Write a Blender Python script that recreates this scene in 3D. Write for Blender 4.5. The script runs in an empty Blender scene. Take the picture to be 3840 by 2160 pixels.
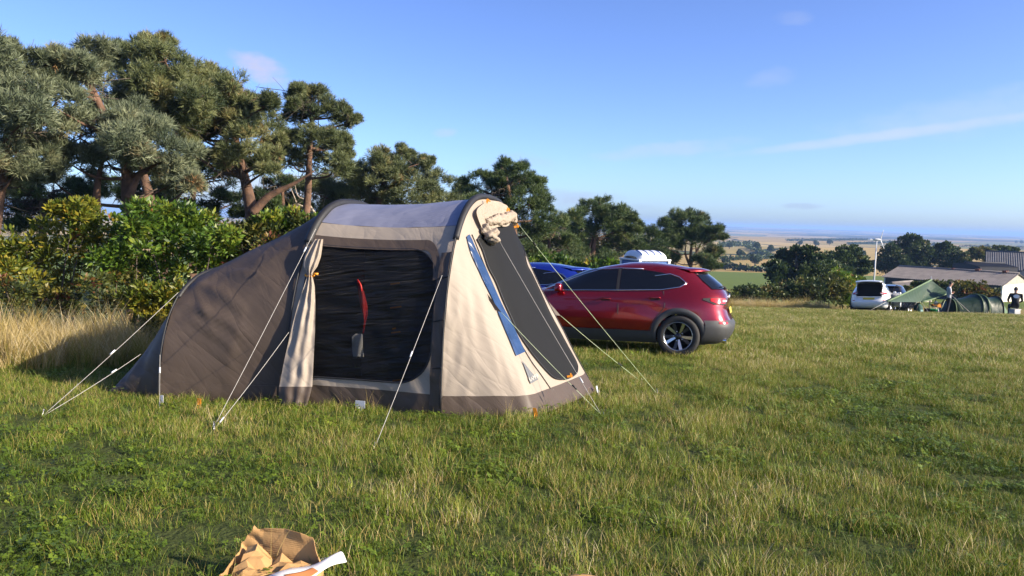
import bpy, bmesh, math, random
import numpy as np
from mathutils import Vector, Matrix, noise as mnoise
R = math.radians
sc = bpy.context.scene
COL = sc.collection
rng = np.random.default_rng(7)
random.seed(7)

# ------------------------------------------------------------------ camera
FPX, CX, CY = 2900.0, 1920.0, 1080.0          # focal length and centre in photo pixels (3840 x 2160)
CAMZ, PITCH, ROLL = 1.65, math.atan(256*math.cos(R(1.6))/2900), R(1.6)
_f = Vector((0, math.cos(PITCH), -math.sin(PITCH)))
_r0 = Vector((1, 0, 0)); _u0 = _r0.cross(_f)
_r = _r0*math.cos(ROLL) + _u0*math.sin(ROLL)
_u = -_r0*math.sin(ROLL) + _u0*math.cos(ROLL)
cam_data = bpy.data.cameras.new('camera'); cam = bpy.data.objects.new('camera', cam_data)
COL.objects.link(cam); sc.camera = cam
cam_data.sensor_width = 36; cam_data.lens = FPX/3840*36; cam_data.clip_start = 0.05; cam_data.clip_end = 60000
cam.matrix_world = Matrix(((_r.x, _u.x, -_f.x, 0), (_r.y, _u.y, -_f.y, 0), (_r.z, _u.z, -_f.z, CAMZ), (0, 0, 0, 1)))

# ------------------------------------------------------------------ world, sun, exposure
SUN_EL, SUN_BEHIND = R(24), R(21)             # sun from the right, slightly behind the camera
world = bpy.data.worlds.new('World'); sc.world = world; world.use_nodes = True

def nodes_of(m):
    nt = m.node_tree; nt.nodes.clear()
    return nt, nt.nodes, nt.links

def make_world():
    nt, N, L = nodes_of(world)
    out = N.new('ShaderNodeOutputWorld'); bg = N.new('ShaderNodeBackground')
    sky = N.new('ShaderNodeTexSky'); sky.sky_type = 'NISHITA'; sky.sun_disc = False
    sky.sun_elevation = SUN_EL; sky.sun_rotation = R(90) + SUN_BEHIND
    sky.altitude = 100; sky.air_density = 0.62; sky.dust_density = 1.1; sky.ozone_density = 4.6
    hs = N.new('ShaderNodeHueSaturation'); hs.inputs['Saturation'].default_value = 1.04; hs.inputs['Hue'].default_value = 0.511
    L.new(sky.outputs[0], hs.inputs['Color'])
    tc = N.new('ShaderNodeTexCoord')
    col = hs.outputs[0]
    def val(op, a, b=None, c=None):
        n = N.new('ShaderNodeMath'); n.operation = op
        for i, x in enumerate((a, b, c)):
            if x is None: continue
            if isinstance(x, (int, float)): n.inputs[i].default_value = x
            else: L.new(x, n.inputs[i])
        return n.outputs[0]
    # cloud layer: direction -> azimuth / elevation (radians), so every cloud has its own bearing in the sky
    sep = N.new('ShaderNodeSeparateXYZ'); L.new(tc.outputs['Generated'], sep.inputs[0])
    az = val('ARCTAN2', sep.outputs[0], sep.outputs[1])
    el = val('ARCSINE', sep.outputs[2])
    comb = N.new('ShaderNodeCombineXYZ'); L.new(az, comb.inputs[0]); L.new(val('MULTIPLY', el, 2.2), comb.inputs[1])
    nz = N.new('ShaderNodeTexNoise'); nz.inputs['Scale'].default_value = 26; nz.inputs['Detail'].default_value = 6
    nz.inputs['Roughness'].default_value = 0.55
    L.new(comb.outputs[0], nz.inputs['Vector'])
    nlo = N.new('ShaderNodeTexNoise'); nlo.inputs['Scale'].default_value = 7; nlo.inputs['Detail'].default_value = 4
    L.new(comb.outputs[0], nlo.inputs['Vector'])
    def pix_dir(x, y):
        d = _f + _r*((x-CX)/FPX) - _u*((y-CY)/FPX); d.normalize()
        return math.atan2(d.x, d.y), math.asin(d.z)
    def puff(x, y, wx, wy, amt, tone, slope=0.0, soft=1.0):
        nonlocal col
        a, e = pix_dir(x, y)
        da = val('SUBTRACT', az, a)
        de = val('SUBTRACT', val('SUBTRACT', el, e), val('MULTIPLY', da, slope))
        q = val('ADD', val('POWER', val('ABSOLUTE', val('DIVIDE', da, wx/FPX)), 2.0), val('POWER', val('ABSOLUTE', val('DIVIDE', de, wy/FPX)), 2.0))
        g = val('SUBTRACT', 1.0, q)
        m = val('ADD', g, val('MULTIPLY', val('SUBTRACT', nz.outputs[0], 0.5), 2.2*soft))
        mr = N.new('ShaderNodeMapRange'); mr.interpolation_type = 'SMOOTHSTEP'
        L.new(m, mr.inputs[0]); mr.inputs[1].default_value = 0.0; mr.inputs[2].default_value = 1.25
        mr.inputs[3].default_value = 0; mr.inputs[4].default_value = amt
        mx = N.new('ShaderNodeMix'); mx.data_type = 'RGBA'; L.new(mr.outputs[0], mx.inputs[0])
        L.new(col, mx.inputs[6]); mx.inputs[7].default_value = (*tone, 1)
        col = mx.outputs[2]
    W = (2.3, 2.5, 3.1); G = (1.5, 1.75, 2.6)
    puff(985, 262, 120, 58, 0.8, (2.35, 2.35, 2.9), -0.35)
    puff(1670, 498, 55, 20, 0.35, W, 0.1)
    puff(2900, 290, 100, 38, 0.2, W, 0.1)
    puff(2975, 65, 80, 32, 0.16, W)
    puff(1930, 620, 190, 60, 0.3, (1.9, 2.2, 3.0))
    puff(2150, 745, 230, 40, 0.5, (1.75, 2.0, 2.75))
    puff(1050, 720, 700, 110, 0.75, (2.4, 2.6, 3.1), 0, 0.7)
    puff(3010, 773, 80, 13, 0.4, G)
    puff(2400, 775, 90, 14, 0.2, G)
    puff(2520, 560, 330, 34, 0.42, (2.2, 2.6, 3.3), 0.1)
    puff(3350, 505, 640, 24, 0.62, (2.4, 2.75, 3.3), 0.12, 0.4)
    puff(3650, 425, 520, 85, 0.32, (2.2, 2.65, 3.3), 0.13, 0.7)
    L.new(col, bg.inputs['Color']); bg.inputs['Strength'].default_value = 0.132
    L.new(bg.outputs[0], out.inputs[0])
make_world()

SUN_DIR = Vector((math.cos(SUN_BEHIND)*math.cos(SUN_EL), -math.sin(SUN_BEHIND)*math.cos(SUN_EL), math.sin(SUN_EL)))
sun_data = bpy.data.lights.new('sun', 'SUN'); sun = bpy.data.objects.new('sun', sun_data); COL.objects.link(sun)
sun_data.energy = 5.0; sun_data.angle = R(0.55); sun_data.color = (1.0, 0.865, 0.67)
sun.rotation_euler = SUN_DIR.to_track_quat('Z', 'Y').to_euler()
sun.location = (40, -10, 30)

sc.view_settings.view_transform = 'Standard'; sc.view_settings.look = 'None'
sc.view_settings.exposure = 1.12; sc.view_settings.gamma = 1.0
sc.render.engine = 'CYCLES'
cy = sc.cycles
cy.use_denoising = True; cy.denoiser = 'OPENIMAGEDENOISE'
cy.max_bounces = 7; cy.diffuse_bounces = 3; cy.glossy_bounces = 3; cy.transmission_bounces = 5
cy.transparent_max_bounces = 12; cy.volume_bounces = 0; cy.sample_clamp_indirect = 6
cy.caustics_reflective = False; cy.caustics_refractive = False

# ------------------------------------------------------------------ helpers: terrain, pixels
_ky = np.array([-4000, -60, 0, 4, 7.3, 12.8, 24, 37.5, 42, 46, 60, 80, 110, 160, 250, 400, 700, 1200, 2500, 6000, 16000], float)
_kz = np.array([40, .6, 0, -.09, -.22, -.53, -1.34, -2.35, -2.92, -3.35, -4.7, -6.2, -7.9, -10.2, -13.2, -16.5, -21, -24, -28, -36, -36], float)
_m = np.gradient(_kz, _ky)

def _herm(y):
    y = np.clip(np.asarray(y, float), _ky[0], _ky[-1])
    i = np.clip(np.searchsorted(_ky, y, side='right')-1, 0, len(_ky)-2)
    h = _ky[i+1]-_ky[i]; t = (y-_ky[i])/h
    return ((2*t**3-3*t**2+1)*_kz[i] + (t**3-2*t**2+t)*h*_m[i] + (-2*t**3+3*t**2)*_kz[i+1] + (t**3-t**2)*h*_m[i+1])

def gz(x, y):
    """terrain height"""
    x = np.asarray(x, float); y = np.asarray(y, float)
    z = _herm(y)
    z = z + 7.5*np.exp(-((x-360)/170)**2-((y-560)/150)**2)
    far = np.clip((y-300)/900, 0, 1)
    z = z + far*(5*np.sin(x/260+1.3)*np.sin(y/410+.4) + 3*np.sin(x/610+y/900))
    vf = np.clip((y-5000)/5000, 0, 1)
    z = z + vf*(30*np.exp(-((x-2500)/2600)**2) + 9*np.sin(x/700+.5)*np.sin(y/1500))
    near = np.clip(1-np.abs(y)/60, 0, 1)
    z = z + near*.012*(np.sin(x*1.7+.3)*np.sin(y*1.3) + .7*np.sin(x*.8-y*.9))
    return z
def g(x, y): return float(gz(x, y))

def ray(px, py):
    return _f + _r*((px-CX)/FPX) - _u*((py-CY)/FPX)
def at(px, py, Y):
    """point on the pixel's ray at ground distance Y"""
    d = ray(px, py); k = Y/d.y
    return Vector((d.x*k, Y, CAMZ + d.z*k))
def onground(px, py, lift=0.0):
    d = ray(px, py); lo = 1.0
    Y = 1.0
    while Y < 16000:
        k = Y/d.y; z = CAMZ + d.z*k
        if z < g(d.x*k, Y) + lift: break
        lo = Y; Y *= 1.02
    hi = Y
    for _ in range(30):
        m = (lo+hi)/2; k = m/d.y
        if CAMZ+d.z*k < g(d.x*k, m)+lift: hi = m
        else: lo = m
    k = hi/d.y
    return Vector((d.x*k, hi, CAMZ+d.z*k))
def proj(p):
    q = Vector(p)-Vector((0, 0, CAMZ)); z = q.dot(_f)
    return (CX+FPX*q.dot(_r)/z, CY-FPX*q.dot(_u)/z)
def px_m(px_len, Y): return px_len*Y/FPX

# ------------------------------------------------------------------ helpers: objects
def link(o, parent=None):
    COL.objects.link(o)
    if parent is not None: o.parent = parent
    return o
def tag(o, label=None, cat=None, group=None, kind=None):
    if label: o['label'] = label
    if cat: o['category'] = cat
    if group: o['group'] = group
    if kind: o['kind'] = kind
    return o
def empty(name, loc=(0, 0, 0), rz=0.0, label=None, cat=None, group=None):
    o = bpy.data.objects.new(name, None); o.empty_display_size = .2
    o.location = loc; o.rotation_euler = (0, 0, rz); link(o)
    return tag(o, label, cat, group)
def mesh_obj(name, V, F, mat, parent=None, smooth=False, attr=None):
    me = bpy.data.meshes.new(name)
    V = np.asarray(V, np.float32).reshape(-1, 3)
    if isinstance(F, np.ndarray):
        n, k = F.shape
        me.vertices.add(len(V)); me.vertices.foreach_set('co', V.ravel())
        me.loops.add(n*k); me.loops.foreach_set('vertex_index', F.astype(np.int32).ravel())
        me.polygons.add(n); me.polygons.foreach_set('loop_start', np.arange(0, n*k, k, dtype=np.int32))
        try: me.polygons.foreach_set('loop_total', np.full(n, k, np.int32))
        except Exception: pass
        me.update(calc_edges=True)
    else:
        me.from_pydata([tuple(map(float, v)) for v in V], [], F)
    if attr is not None:
        for an, av in attr.items():
            av = np.asarray(av, np.float32)
            if av.ndim == 1:
                a = me.attributes.new(an, 'FLOAT', 'POINT'); a.data.foreach_set('value', av)
            else:
                a = me.attributes.new(an, 'FLOAT_VECTOR', 'POINT'); a.data.foreach_set('vector', av.ravel())
    if smooth: me.polygons.foreach_set('use_smooth', np.ones(len(me.polygons), bool))
    if mat is not None:
        for mm in (mat if isinstance(mat, (list, tuple)) else [mat]): me.materials.append(mm)
    me.validate(); me.update()
    return link(bpy.data.objects.new(name, me), parent)

class MB:
    """collects simple shapes; build() links them as one mesh object"""
    def __init__(s): s.v = []; s.f = []
    def add(s, V, F):
        b = len(s.v); s.v += [tuple(map(float, v)) for v in V]; s.f += [tuple(b+i for i in f) for f in F]; return s
    def box(s, c, size, rot=None, taper=1.0):
        M = rot if rot is not None else Matrix.Identity(3)
        c = Vector(c); hx, hy, hz = (a/2 for a in size); V = []
        for z in (-1, 1):
            k = taper if z > 0 else 1
            for x, y in ((-1, -1), (1, -1), (1, 1), (-1, 1)): V.append(c + M @ Vector((x*hx*k, y*hy*k, z*hz)))
        return s.add(V, [(0, 3, 2, 1), (4, 5, 6, 7), (0, 1, 5, 4), (1, 2, 6, 5), (2, 3, 7, 6), (3, 0, 4, 7)])
    def tube(s, pts, r, n=8, cap=True):
        pts = [Vector(p) for p in pts]; rr = r if isinstance(r, (list, tuple, np.ndarray)) else [r]*len(pts)
        V = []; F = []; prev = None
        for i, p in enumerate(pts):
            d = (pts[min(i+1, len(pts)-1)]-pts[max(i-1, 0)])
            if d.length < 1e-9: d = Vector((0, 0, 1))
            d.normalize()
            if prev is None:
                a = Vector((0, 0, 1)) if abs(d.z) < .9 else Vector((1, 0, 0))
                x = d.cross(a).normalized()
            else: x = (prev - d*prev.dot(d)).normalized()
            prev = x; y = d.cross(x)
            for k in range(n):
                t = 2*math.pi*k/n; V.append(p + (x*math.cos(t)+y*math.sin(t))*rr[i])
        for i in range(len(pts)-1):
            for k in range(n):
                a = i*n+k; b = i*n+(k+1) % n; F.append((a, b, b+n, a+n))
        if cap: F.append(tuple(range(n-1, -1, -1))); F.append(tuple(range((len(pts)-1)*n, len(pts)*n)))
        return s.add(V, F)
    def lathe(s, prof, c=(0, 0, 0), n=24, M=None, a0=0, a1=2*math.pi):
        M = M or Matrix.Identity(3); c = Vector(c); V = []; F = []
        full = abs(a1-a0-2*math.pi) < 1e-6; m = n if full else n+1
        for (r, z) in prof:
            for k in range(m):
                t = a0+(a1-a0)*k/n; V.append(c + M @ Vector((r*math.cos(t), r*math.sin(t), z)))
        for i in range(len(prof)-1):
            for k in range(n):
                a = i*m+k; b = i*m+(k+1) % m; F.append((a, b, b+m, a+m))
        return s.add(V, F)
    def sheet(s, fn, na, nb, thick=0.0):
        V = [Vector(fn(i/na, j/nb)) for j in range(nb+1) for i in range(na+1)]
        F = [(j*(na+1)+i, j*(na+1)+i+1, (j+1)*(na+1)+i+1, (j+1)*(na+1)+i) for j in range(nb) for i in range(na)]
        return s.add(V, F)
    def build(s, name, mat, parent=None, smooth=False, solid=0.0, bevel=0.0):
        o = mesh_obj(name, s.v, s.f, mat, parent, smooth)
        if bevel:
            m = o.modifiers.new('bevel', 'BEVEL'); m.width = bevel; m.segments = 2; m.limit_method = 'ANGLE'
        if solid:
            m = o.modifiers.new('solid', 'SOLIDIFY'); m.thickness = solid; m.offset = 0
        return o
def copy_tree(o, parent=None):
    c = o.copy(); COL.objects.link(c); c.parent = parent
    for ch in list(o.children): copy_tree(ch, c)
    return c

# ------------------------------------------------------------------ helpers: materials
def newmat(name):
    m = bpy.data.materials.new(name); m.use_nodes = True
    return (m,)+nodes_of(m)
def pbr(name, color, rough=.6, metal=0.0, var=.12, scale=6.0, bump=0.0, bscale=40.0, coat=0.0, spec=.5, sheen=0.0, transl=0.0, alpha=1.0, wr=None, trans=0.0):
    """Principled material whose colour and roughness drift with object-space noise; wr = (scale vector, strength) adds folds"""
    m, nt, N, L = newmat(name)
    out = N.new('ShaderNodeOutputMaterial'); b = N.new('ShaderNodeBsdfPrincipled')
    tc = N.new('ShaderNodeTexCoord')
    nz = N.new('ShaderNodeTexNoise'); nz.inputs['Scale'].default_value = scale; nz.inputs['Detail'].default_value = 5
    L.new(tc.outputs['Object'], nz.inputs['Vector'])
    hs = N.new('ShaderNodeHueSaturation'); hs.inputs['Color'].default_value = (*color, 1)
    mr = N.new('ShaderNodeMapRange'); L.new(nz.outputs[0], mr.inputs[0])
    mr.inputs[1].default_value = .25; mr.inputs[2].default_value = .75
    mr.inputs[3].default_value = 1-var; mr.inputs[4].default_value = 1+var
    L.new(mr.outputs[0], hs.inputs['Value']); L.new(hs.outputs[0], b.inputs['Base Color'])
    mr2 = N.new('ShaderNodeMapRange'); L.new(nz.outputs[0], mr2.inputs[0])
    mr2.inputs[3].default_value = max(0, rough-.08); mr2.inputs[4].default_value = min(1, rough+.08)
    L.new(mr2.outputs[0], b.inputs['Roughness'])
    b.inputs['Metallic'].default_value = metal; b.inputs['Coat Weight'].default_value = coat
    b.inputs['Coat Roughness'].default_value = .03
    b.inputs['Specular IOR Level'].default_value = spec; b.inputs['Sheen Weight'].default_value = sheen
    b.inputs['Transmission Weight'].default_value = trans
    h = None
    if bump:
        nb = N.new('ShaderNodeTexNoise'); nb.inputs['Scale'].default_value = bscale; nb.inputs['Detail'].default_value = 6
        L.new(tc.outputs['Object'], nb.inputs['Vector'])
        bp = N.new('ShaderNodeBump'); bp.inputs['Strength'].default_value = bump; bp.inputs['Distance'].default_value = .02
        L.new(nb.outputs[0], bp.inputs['Height']); h = bp.outputs[0]
    if wr:
        for (sv, rotv, st) in wr:
            mp = N.new('ShaderNodeMapping'); mp.vector_type = 'TEXTURE'; mp.inputs['Scale'].default_value = [1/q for q in sv]; mp.inputs['Rotation'].default_value = rotv
            L.new(tc.outputs['Object'], mp.inputs['Vector'])
            nb = N.new('ShaderNodeTexNoise'); nb.inputs['Scale'].default_value = 1; nb.inputs['Detail'].default_value = 3; nb.inputs['Roughness'].default_value = .45
            nb.inputs['Distortion'].default_value = .6
            L.new(mp.outputs[0], nb.inputs['Vector'])
            ab = N.new('ShaderNodeMath'); ab.operation = 'SUBTRACT'; L.new(nb.outputs[0], ab.inputs[0]); ab.inputs[1].default_value = .5
            a2 = N.new('ShaderNodeMath'); a2.operation = 'ABSOLUTE'; L.new(ab.outputs[0], a2.inputs[0])
            a3 = N.new('ShaderNodeMath'); a3.operation = 'POWER'; L.new(a2.outputs[0], a3.inputs[0]); a3.inputs[1].default_value = .7
            bp = N.new('ShaderNodeBump'); bp.inputs['Strength'].default_value = st; bp.inputs['Distance'].default_value = .06
            L.new(a3.outputs[0], bp.inputs['Height'])
            if h: L.new(h, bp.inputs['Normal'])
            h = bp.outputs[0]
    if h: L.new(h, b.inputs['Normal'])
    sh = b.outputs[0]
    if transl:
        tr = N.new('ShaderNodeBsdfTranslucent'); L.new(hs.outputs[0], tr.inputs['Color'])
        mx = N.new('ShaderNodeMixShader'); mx.inputs[0].default_value = transl
        L.new(sh, mx.inputs[1]); L.new(tr.outputs[0], mx.inputs[2]); sh = mx.outputs[0]
    if alpha < 1:
        tp = N.new('ShaderNodeBsdfTransparent')
        mx = N.new('ShaderNodeMixShader'); mx.inputs[0].default_value = alpha
        L.new(tp.outputs[0], mx.inputs[1]); L.new(sh, mx.inputs[2]); sh = mx.outputs[0]
    L.new(sh, out.inputs['Surface'])
    return m
def leafmat(name, ramp, rough=.55, transl=.3, inst=False, vscale=1.0):
    """foliage: colour from the per-leaf attribute 'tint' (0..1) through a ramp, thin-leaf translucency"""
    m, nt, N, L = newmat(name)
    out = N.new('ShaderNodeOutputMaterial'); b = N.new('ShaderNodeBsdfPrincipled')
    at_ = N.new('ShaderNodeAttribute'); at_.attribute_name = 'tint'
    fac = at_.outputs['Fac']
    if inst:
        ai = N.new('ShaderNodeAttribute'); ai.attribute_type = 'INSTANCER'; ai.attribute_name = 'patch'
        ad = N.new('ShaderNodeMath'); ad.operation = 'ADD'; L.new(fac, ad.inputs[0]); L.new(ai.outputs['Fac'], ad.inputs[1]); fac = ad.outputs[0]
    cr = N.new('ShaderNodeValToRGB'); e = cr.color_ramp.elements
    while len(e) < len(ramp): e.new(.5)
    for i, (p, c) in enumerate(ramp): e[i].position = p; e[i].color = (*c, 1)
    L.new(fac, cr.inputs[0]); L.new(cr.outputs[0], b.inputs['Base Color'])
    b.inputs['Roughness'].default_value = rough; b.inputs['Specular IOR Level'].default_value = .35
    tr = N.new('ShaderNodeBsdfTranslucent'); L.new(cr.outputs[0], tr.inputs['Color'])
    mx = N.new('ShaderNodeMixShader'); mx.inputs[0].default_value = transl
    L.new(b.outputs[0], mx.inputs[1]); L.new(tr.outputs[0], mx.inputs[2]); L.new(mx.outputs[0], out.inputs['Surface'])
    return m
# ------------------------------------------------------------------ terrain (one sheet to the horizon)
def terrain_material():
    m, nt, N, L = newmat('terrain')
    out = N.new('ShaderNodeOutputMaterial'); b = N.new('ShaderNodeBsdfPrincipled'); b.inputs['Roughness'].default_value = .95
    b.inputs['Specular IOR Level'].default_value = .1
    geo = N.new('ShaderNodeNewGeometry'); sep = N.new('ShaderNodeSeparateXYZ'); L.new(geo.outputs['Position'], sep.inputs[0])
    def mix(f, a, b_):
        n = N.new('ShaderNodeMix'); n.data_type = 'RGBA'
        for s, x in ((0, f), (6, a), (7, b_)):
            if isinstance(x, (int, float)): n.inputs[s].default_value = x
            elif isinstance(x, tuple): n.inputs[s].default_value = (*x, 1)
            else: L.new(x, n.inputs[s])
        return n.outputs[2]
    def rng_(x, a, b_, c=0.0, d=1.0):
        n = N.new('ShaderNodeMapRange'); L.new(x, n.inputs[0])
        for i, v in enumerate((a, b_, c, d)): n.inputs[i+1].default_value = v
        return n.outputs[0]
    def noise(s, det=5, vec=None, ro=.5):
        n = N.new('ShaderNodeTexNoise'); n.inputs['Scale'].default_value = s; n.inputs['Detail'].default_value = det; n.inputs['Roughness'].default_value = ro
        L.new(vec if vec is not None else geo.outputs['Position'], n.inputs['Vector']); return n.outputs[0]
    soil = mix(noise(3.5), (.032, .045, .012), (.075, .07, .028))
    near = mix(noise(40, 3), soil, (.05, .075, .018))
    pasture = mix(noise(.12), (.105, .15, .028), (.15, .185, .042))
    pasture = mix(rng_(noise(1.2, 6), .35, .75), pasture, (.085, .125, .025))
    # far fields: cells with a colour each
    mp = N.new('ShaderNodeMapping'); mp.inputs['Rotation'].default_value = (0, 0, .5); mp.inputs['Scale'].default_value = (1/210, 1/330, 0)
    wob = N.new('ShaderNodeVectorMath'); wob.operation = 'ADD'
    nw = N.new('ShaderNodeTexNoise'); nw.inputs['Scale'].default_value = .004; L.new(geo.outputs['Position'], nw.inputs['Vector'])
    sw = N.new('ShaderNodeVectorMath'); sw.operation = 'SCALE'; sw.inputs['Scale'].default_value = 90; L.new(nw.outputs['Color'], sw.inputs[0])
    L.new(geo.outputs['Position'], wob.inputs[0]); L.new(sw.outputs[0], wob.inputs[1])
    L.new(wob.outputs[0], mp.inputs['Vector'])
    vo = N.new('ShaderNodeTexVoronoi'); vo.voronoi_dimensions = '2D'; vo.inputs['Scale'].default_value = 1.0; vo.inputs['Randomness'].default_value = .85
    L.new(mp.outputs[0], vo.inputs['Vector'])
    sc_ = N.new('ShaderNodeSeparateColor'); L.new(vo.outputs['Color'], sc_.inputs[0])
    cr = N.new('ShaderNodeValToRGB'); cr.color_ramp.interpolation = 'CONSTANT'
    cols = [(0, (.40, .27, .095)), (.22, (.085, .125, .03)), (.38, (.46, .33, .13)), (.56, (.12, .15, .04)), (.66, (.5, .38, .17)), (.8, (.19, .13, .06)), (.88, (.33, .26, .09))]
    e = cr.color_ramp.elements
    while len(e) < len(cols): e.new(.5)
    for i, (p, c) in enumerate(cols): e[i].position = p; e[i].color = (*c, 1)
    L.new(sc_.outputs[0], cr.inputs[0])
    fields = mix(rng_(noise(.02, 6), .3, .8), cr.outputs[0], (.30, .23, .09))
    ve = N.new('ShaderNodeTexVoronoi'); ve.voronoi_dimensions = '2D'; ve.feature = 'DISTANCE_TO_EDGE'; ve.inputs['Randomness'].default_value = .85; ve.inputs['Scale'].default_value = 1.0
    L.new(mp.outputs[0], ve.inputs['Vector'])
    fields = mix(rng_(ve.outputs['Distance'], .02, .035, 1, 0), fields, (.022, .034, .014))
    # woods darken with distance where they merge into one mass
    wood = rng_(noise(.0016, 6, None, .6), .50, .56)
    fw = N.new('ShaderNodeMath'); fw.operation = 'MULTIPLY'; L.new(wood, fw.inputs[0]); L.new(rng_(sep.outputs[1], 1500, 3000), fw.inputs[1])
    fields = mix(fw.outputs[0], fields, (.02, .032, .014))
    col = mix(rng_(sep.outputs[1], 40, 58), near, pasture)
    col = mix(rng_(sep.outputs[1], 248, 252), col, fields)
    L.new(col, b.inputs['Base Color'])
    bp = N.new('ShaderNodeBump'); bp.inputs['Strength'].default_value = .6; bp.inputs['Distance'].default_value = .05
    L.new(noise(25, 6), bp.inputs['Height']); L.new(bp.outputs[0], b.inputs['Normal'])
    L.new(b.outputs[0], out.inputs['Surface'])
    return m
def make_ground():
    ang = np.concatenate([np.arange(-60, 60, .35), np.arange(60, 300, 4.0)])*math.pi/180
    rad = np.concatenate([[0.0], np.geomspace(1.0, 16000, 190)])
    A, D = np.meshgrid(ang, rad)
    X = D*np.sin(A); Y = D*np.cos(A); Z = gz(X, Y)
    V = np.stack([X, Y, Z], -1).reshape(-1, 3)
    na = len(ang); i, j = np.meshgrid(np.arange(na), np.arange(len(rad)-1)); i = i.ravel(); j = j.ravel()
    F = np.stack([j*na+i, (j+1)*na+i, (j+1)*na+(i+1) % na, j*na+(i+1) % na], 1)
    o = mesh_obj('ground', V, F, terrain_material(), smooth=True)
    tag(o, 'rolling meadow, pasture and stubble fields running to the horizon', 'ground', kind='structure')
make_ground()
# ------------------------------------------------------------------ the big tunnel tent
TYAW = R(-15)
TU = Vector((math.cos(TYAW), math.sin(TYAW), 0)); TV = Vector((-math.sin(TYAW), math.cos(TYAW), 0))
TF = onground(1655, 1558); TF.z = 0                     # near foot of the front pole
#            u      centre v  half width  height
ARCH = {'front': (0.0, 1.36, 1.36, 2.14, 0.0), 'mid': (-1.66, 1.17, 1.20, 2.04, .13), 'rear': (-2.86, .76, 1.12, 1.28, .04), 'end': (-3.50, .5, .85, .04, 0.0)}
QP, QQ = 2.85, 2.6
def tw(u, v, z):
    p = TF + TU*u + TV*v
    return Vector((p.x, p.y, g(p.x, p.y)*.6 + (-.24)*.4 + z))
def arch_pt(A, ph):
    c, s = math.cos(ph), math.sin(ph)
    return (A[0]+A[4]*abs(s)**(2/QQ), A[1] - math.copysign(abs(c)**(2/QP), c)*A[2], A[3]*abs(s)**(2/QQ))
def mixa(A, B, f): return tuple(a+(b-a)*f for a, b in zip(A, B))
def tun(A, B, f, ph, sag=.035):
    M = list(mixa(A, B, f)); k = 1 - sag*4*f*(1-f)
    u, v, z = arch_pt(M, ph)
    return (u, M[1]+(v-M[1])*k, z*(1-(1-k)*.6) if z > .4 else z)
def ph_of_z(H, z): return math.asin(min(1, max(0, z/H))**(QQ/2))
def relief(a, b, seed, amp):
    n = mnoise.noise(Vector((a+seed, b-seed*.7, seed*.31))); n2 = mnoise.noise(Vector((a*2.3+seed, b*1.7, seed*.9)))
    return amp*(.5-abs(n))*1.4 + amp*.35*n2
def side(A, B):
    """near-side point by (f along, z height)"""
    def fn(f, z, sag=.035):
        M = mixa(A, B, f); ph = ph_of_z(M[3], min(z, M[3]*.9999))
        return tw(*tun(A, B, f, ph, sag))
    return fn
_S0 = side(ARCH['mid'], ARCH['front'])
def S_main(f, z): return _S0(f, z) - TV*relief(f*6+z*3, z*4-f*2, 5.2, .014)
# porch: ruled sheet from the front arch to its base line
def to_tent(p):
    q = Vector((p.x, p.y, 0))-TF; return (q.dot(TU), q.dot(TV))
C1 = to_tent(onground(2012, 1562)); C2 = to_tent(onground(2243, 1473))
C3 = (0.0, 2.72)
def base_line(t):
    T1, T2 = .32, .66
    if t < T1: k = t/T1; return ((C1[0])*k, C1[1]*k)
    if t < T2: k = (t-T1)/(T2-T1); return (C1[0]+(C2[0]-C1[0])*k, C1[1]+(C2[1]-C1[1])*k)
    k = (t-T2)/(1-T2); return (C2[0]+(C3[0]-C2[0])*k, C2[1]+(C3[1]-C2[1])*k)
def base_soft(t, w=.035):
    a = base_line(max(0, t-w)); b = base_line(t); c = base_line(min(1, t+w))
    return ((a[0]+2*b[0]+c[0])/4, (a[1]+2*b[1]+c[1])/4)
def porch(t, s, off=0.0):
    a = arch_pt(ARCH['front'], math.pi*t); b = base_soft(t)
    k = -.02*math.sin(math.pi*s)*(.4+.6*math.sin(math.pi*t))
    u = a[0]+(b[0]-a[0])*s + k*.7; v = a[1]+(b[1]-a[1])*s; z = a[2]*(1-s) + k*.6
    q = relief(t*11+s*1.5, s*2.4-t*4, 51.3, .020)*min(1, 6*t)*min(1, 4*(1-t))
    return tw(u+q*.6, v-q*.6*math.cos(math.pi*t), max(z+q*.4, 0.0))
def outward(fn, a, b, off, e=2e-3, ref=None):
    p = fn(a, b)
    if not off: return p
    da = fn(a+e, b)-fn(a-e, b); db = fn(a, b+e)-fn(a, b-e)
    n = da.cross(db)
    if n.length < 1e-12: return p
    n.normalize()
    c = ref if ref is not None else tw(-1.0, 1.2, .6)
    if n.dot(p-c) < 0: n = -n
    return p+n*off
def grid(fn, a0, a1, b0, b1, na, nb, off=0.0, ripple=None):
    """sheet over a rectangle of parameters; b0/b1 may be functions of a"""
    V = []; F = []
    for j in range(nb+1):
        for i in range(na+1):
            a = a0+(a1-a0)*i/na
            lo = b0(a) if callable(b0) else b0; hi = b1(a) if callable(b1) else b1
            b = lo+(hi-lo)*j/nb
            o = off + (ripple(a, b) if ripple else 0)
            V.append(outward(fn, a, b, o))
    for j in range(nb):
        for i in range(na):
            F.append((j*(na+1)+i, j*(na+1)+i+1, (j+1)*(na+1)+i+1, (j+1)*(na+1)+i))
    return V, F
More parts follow.
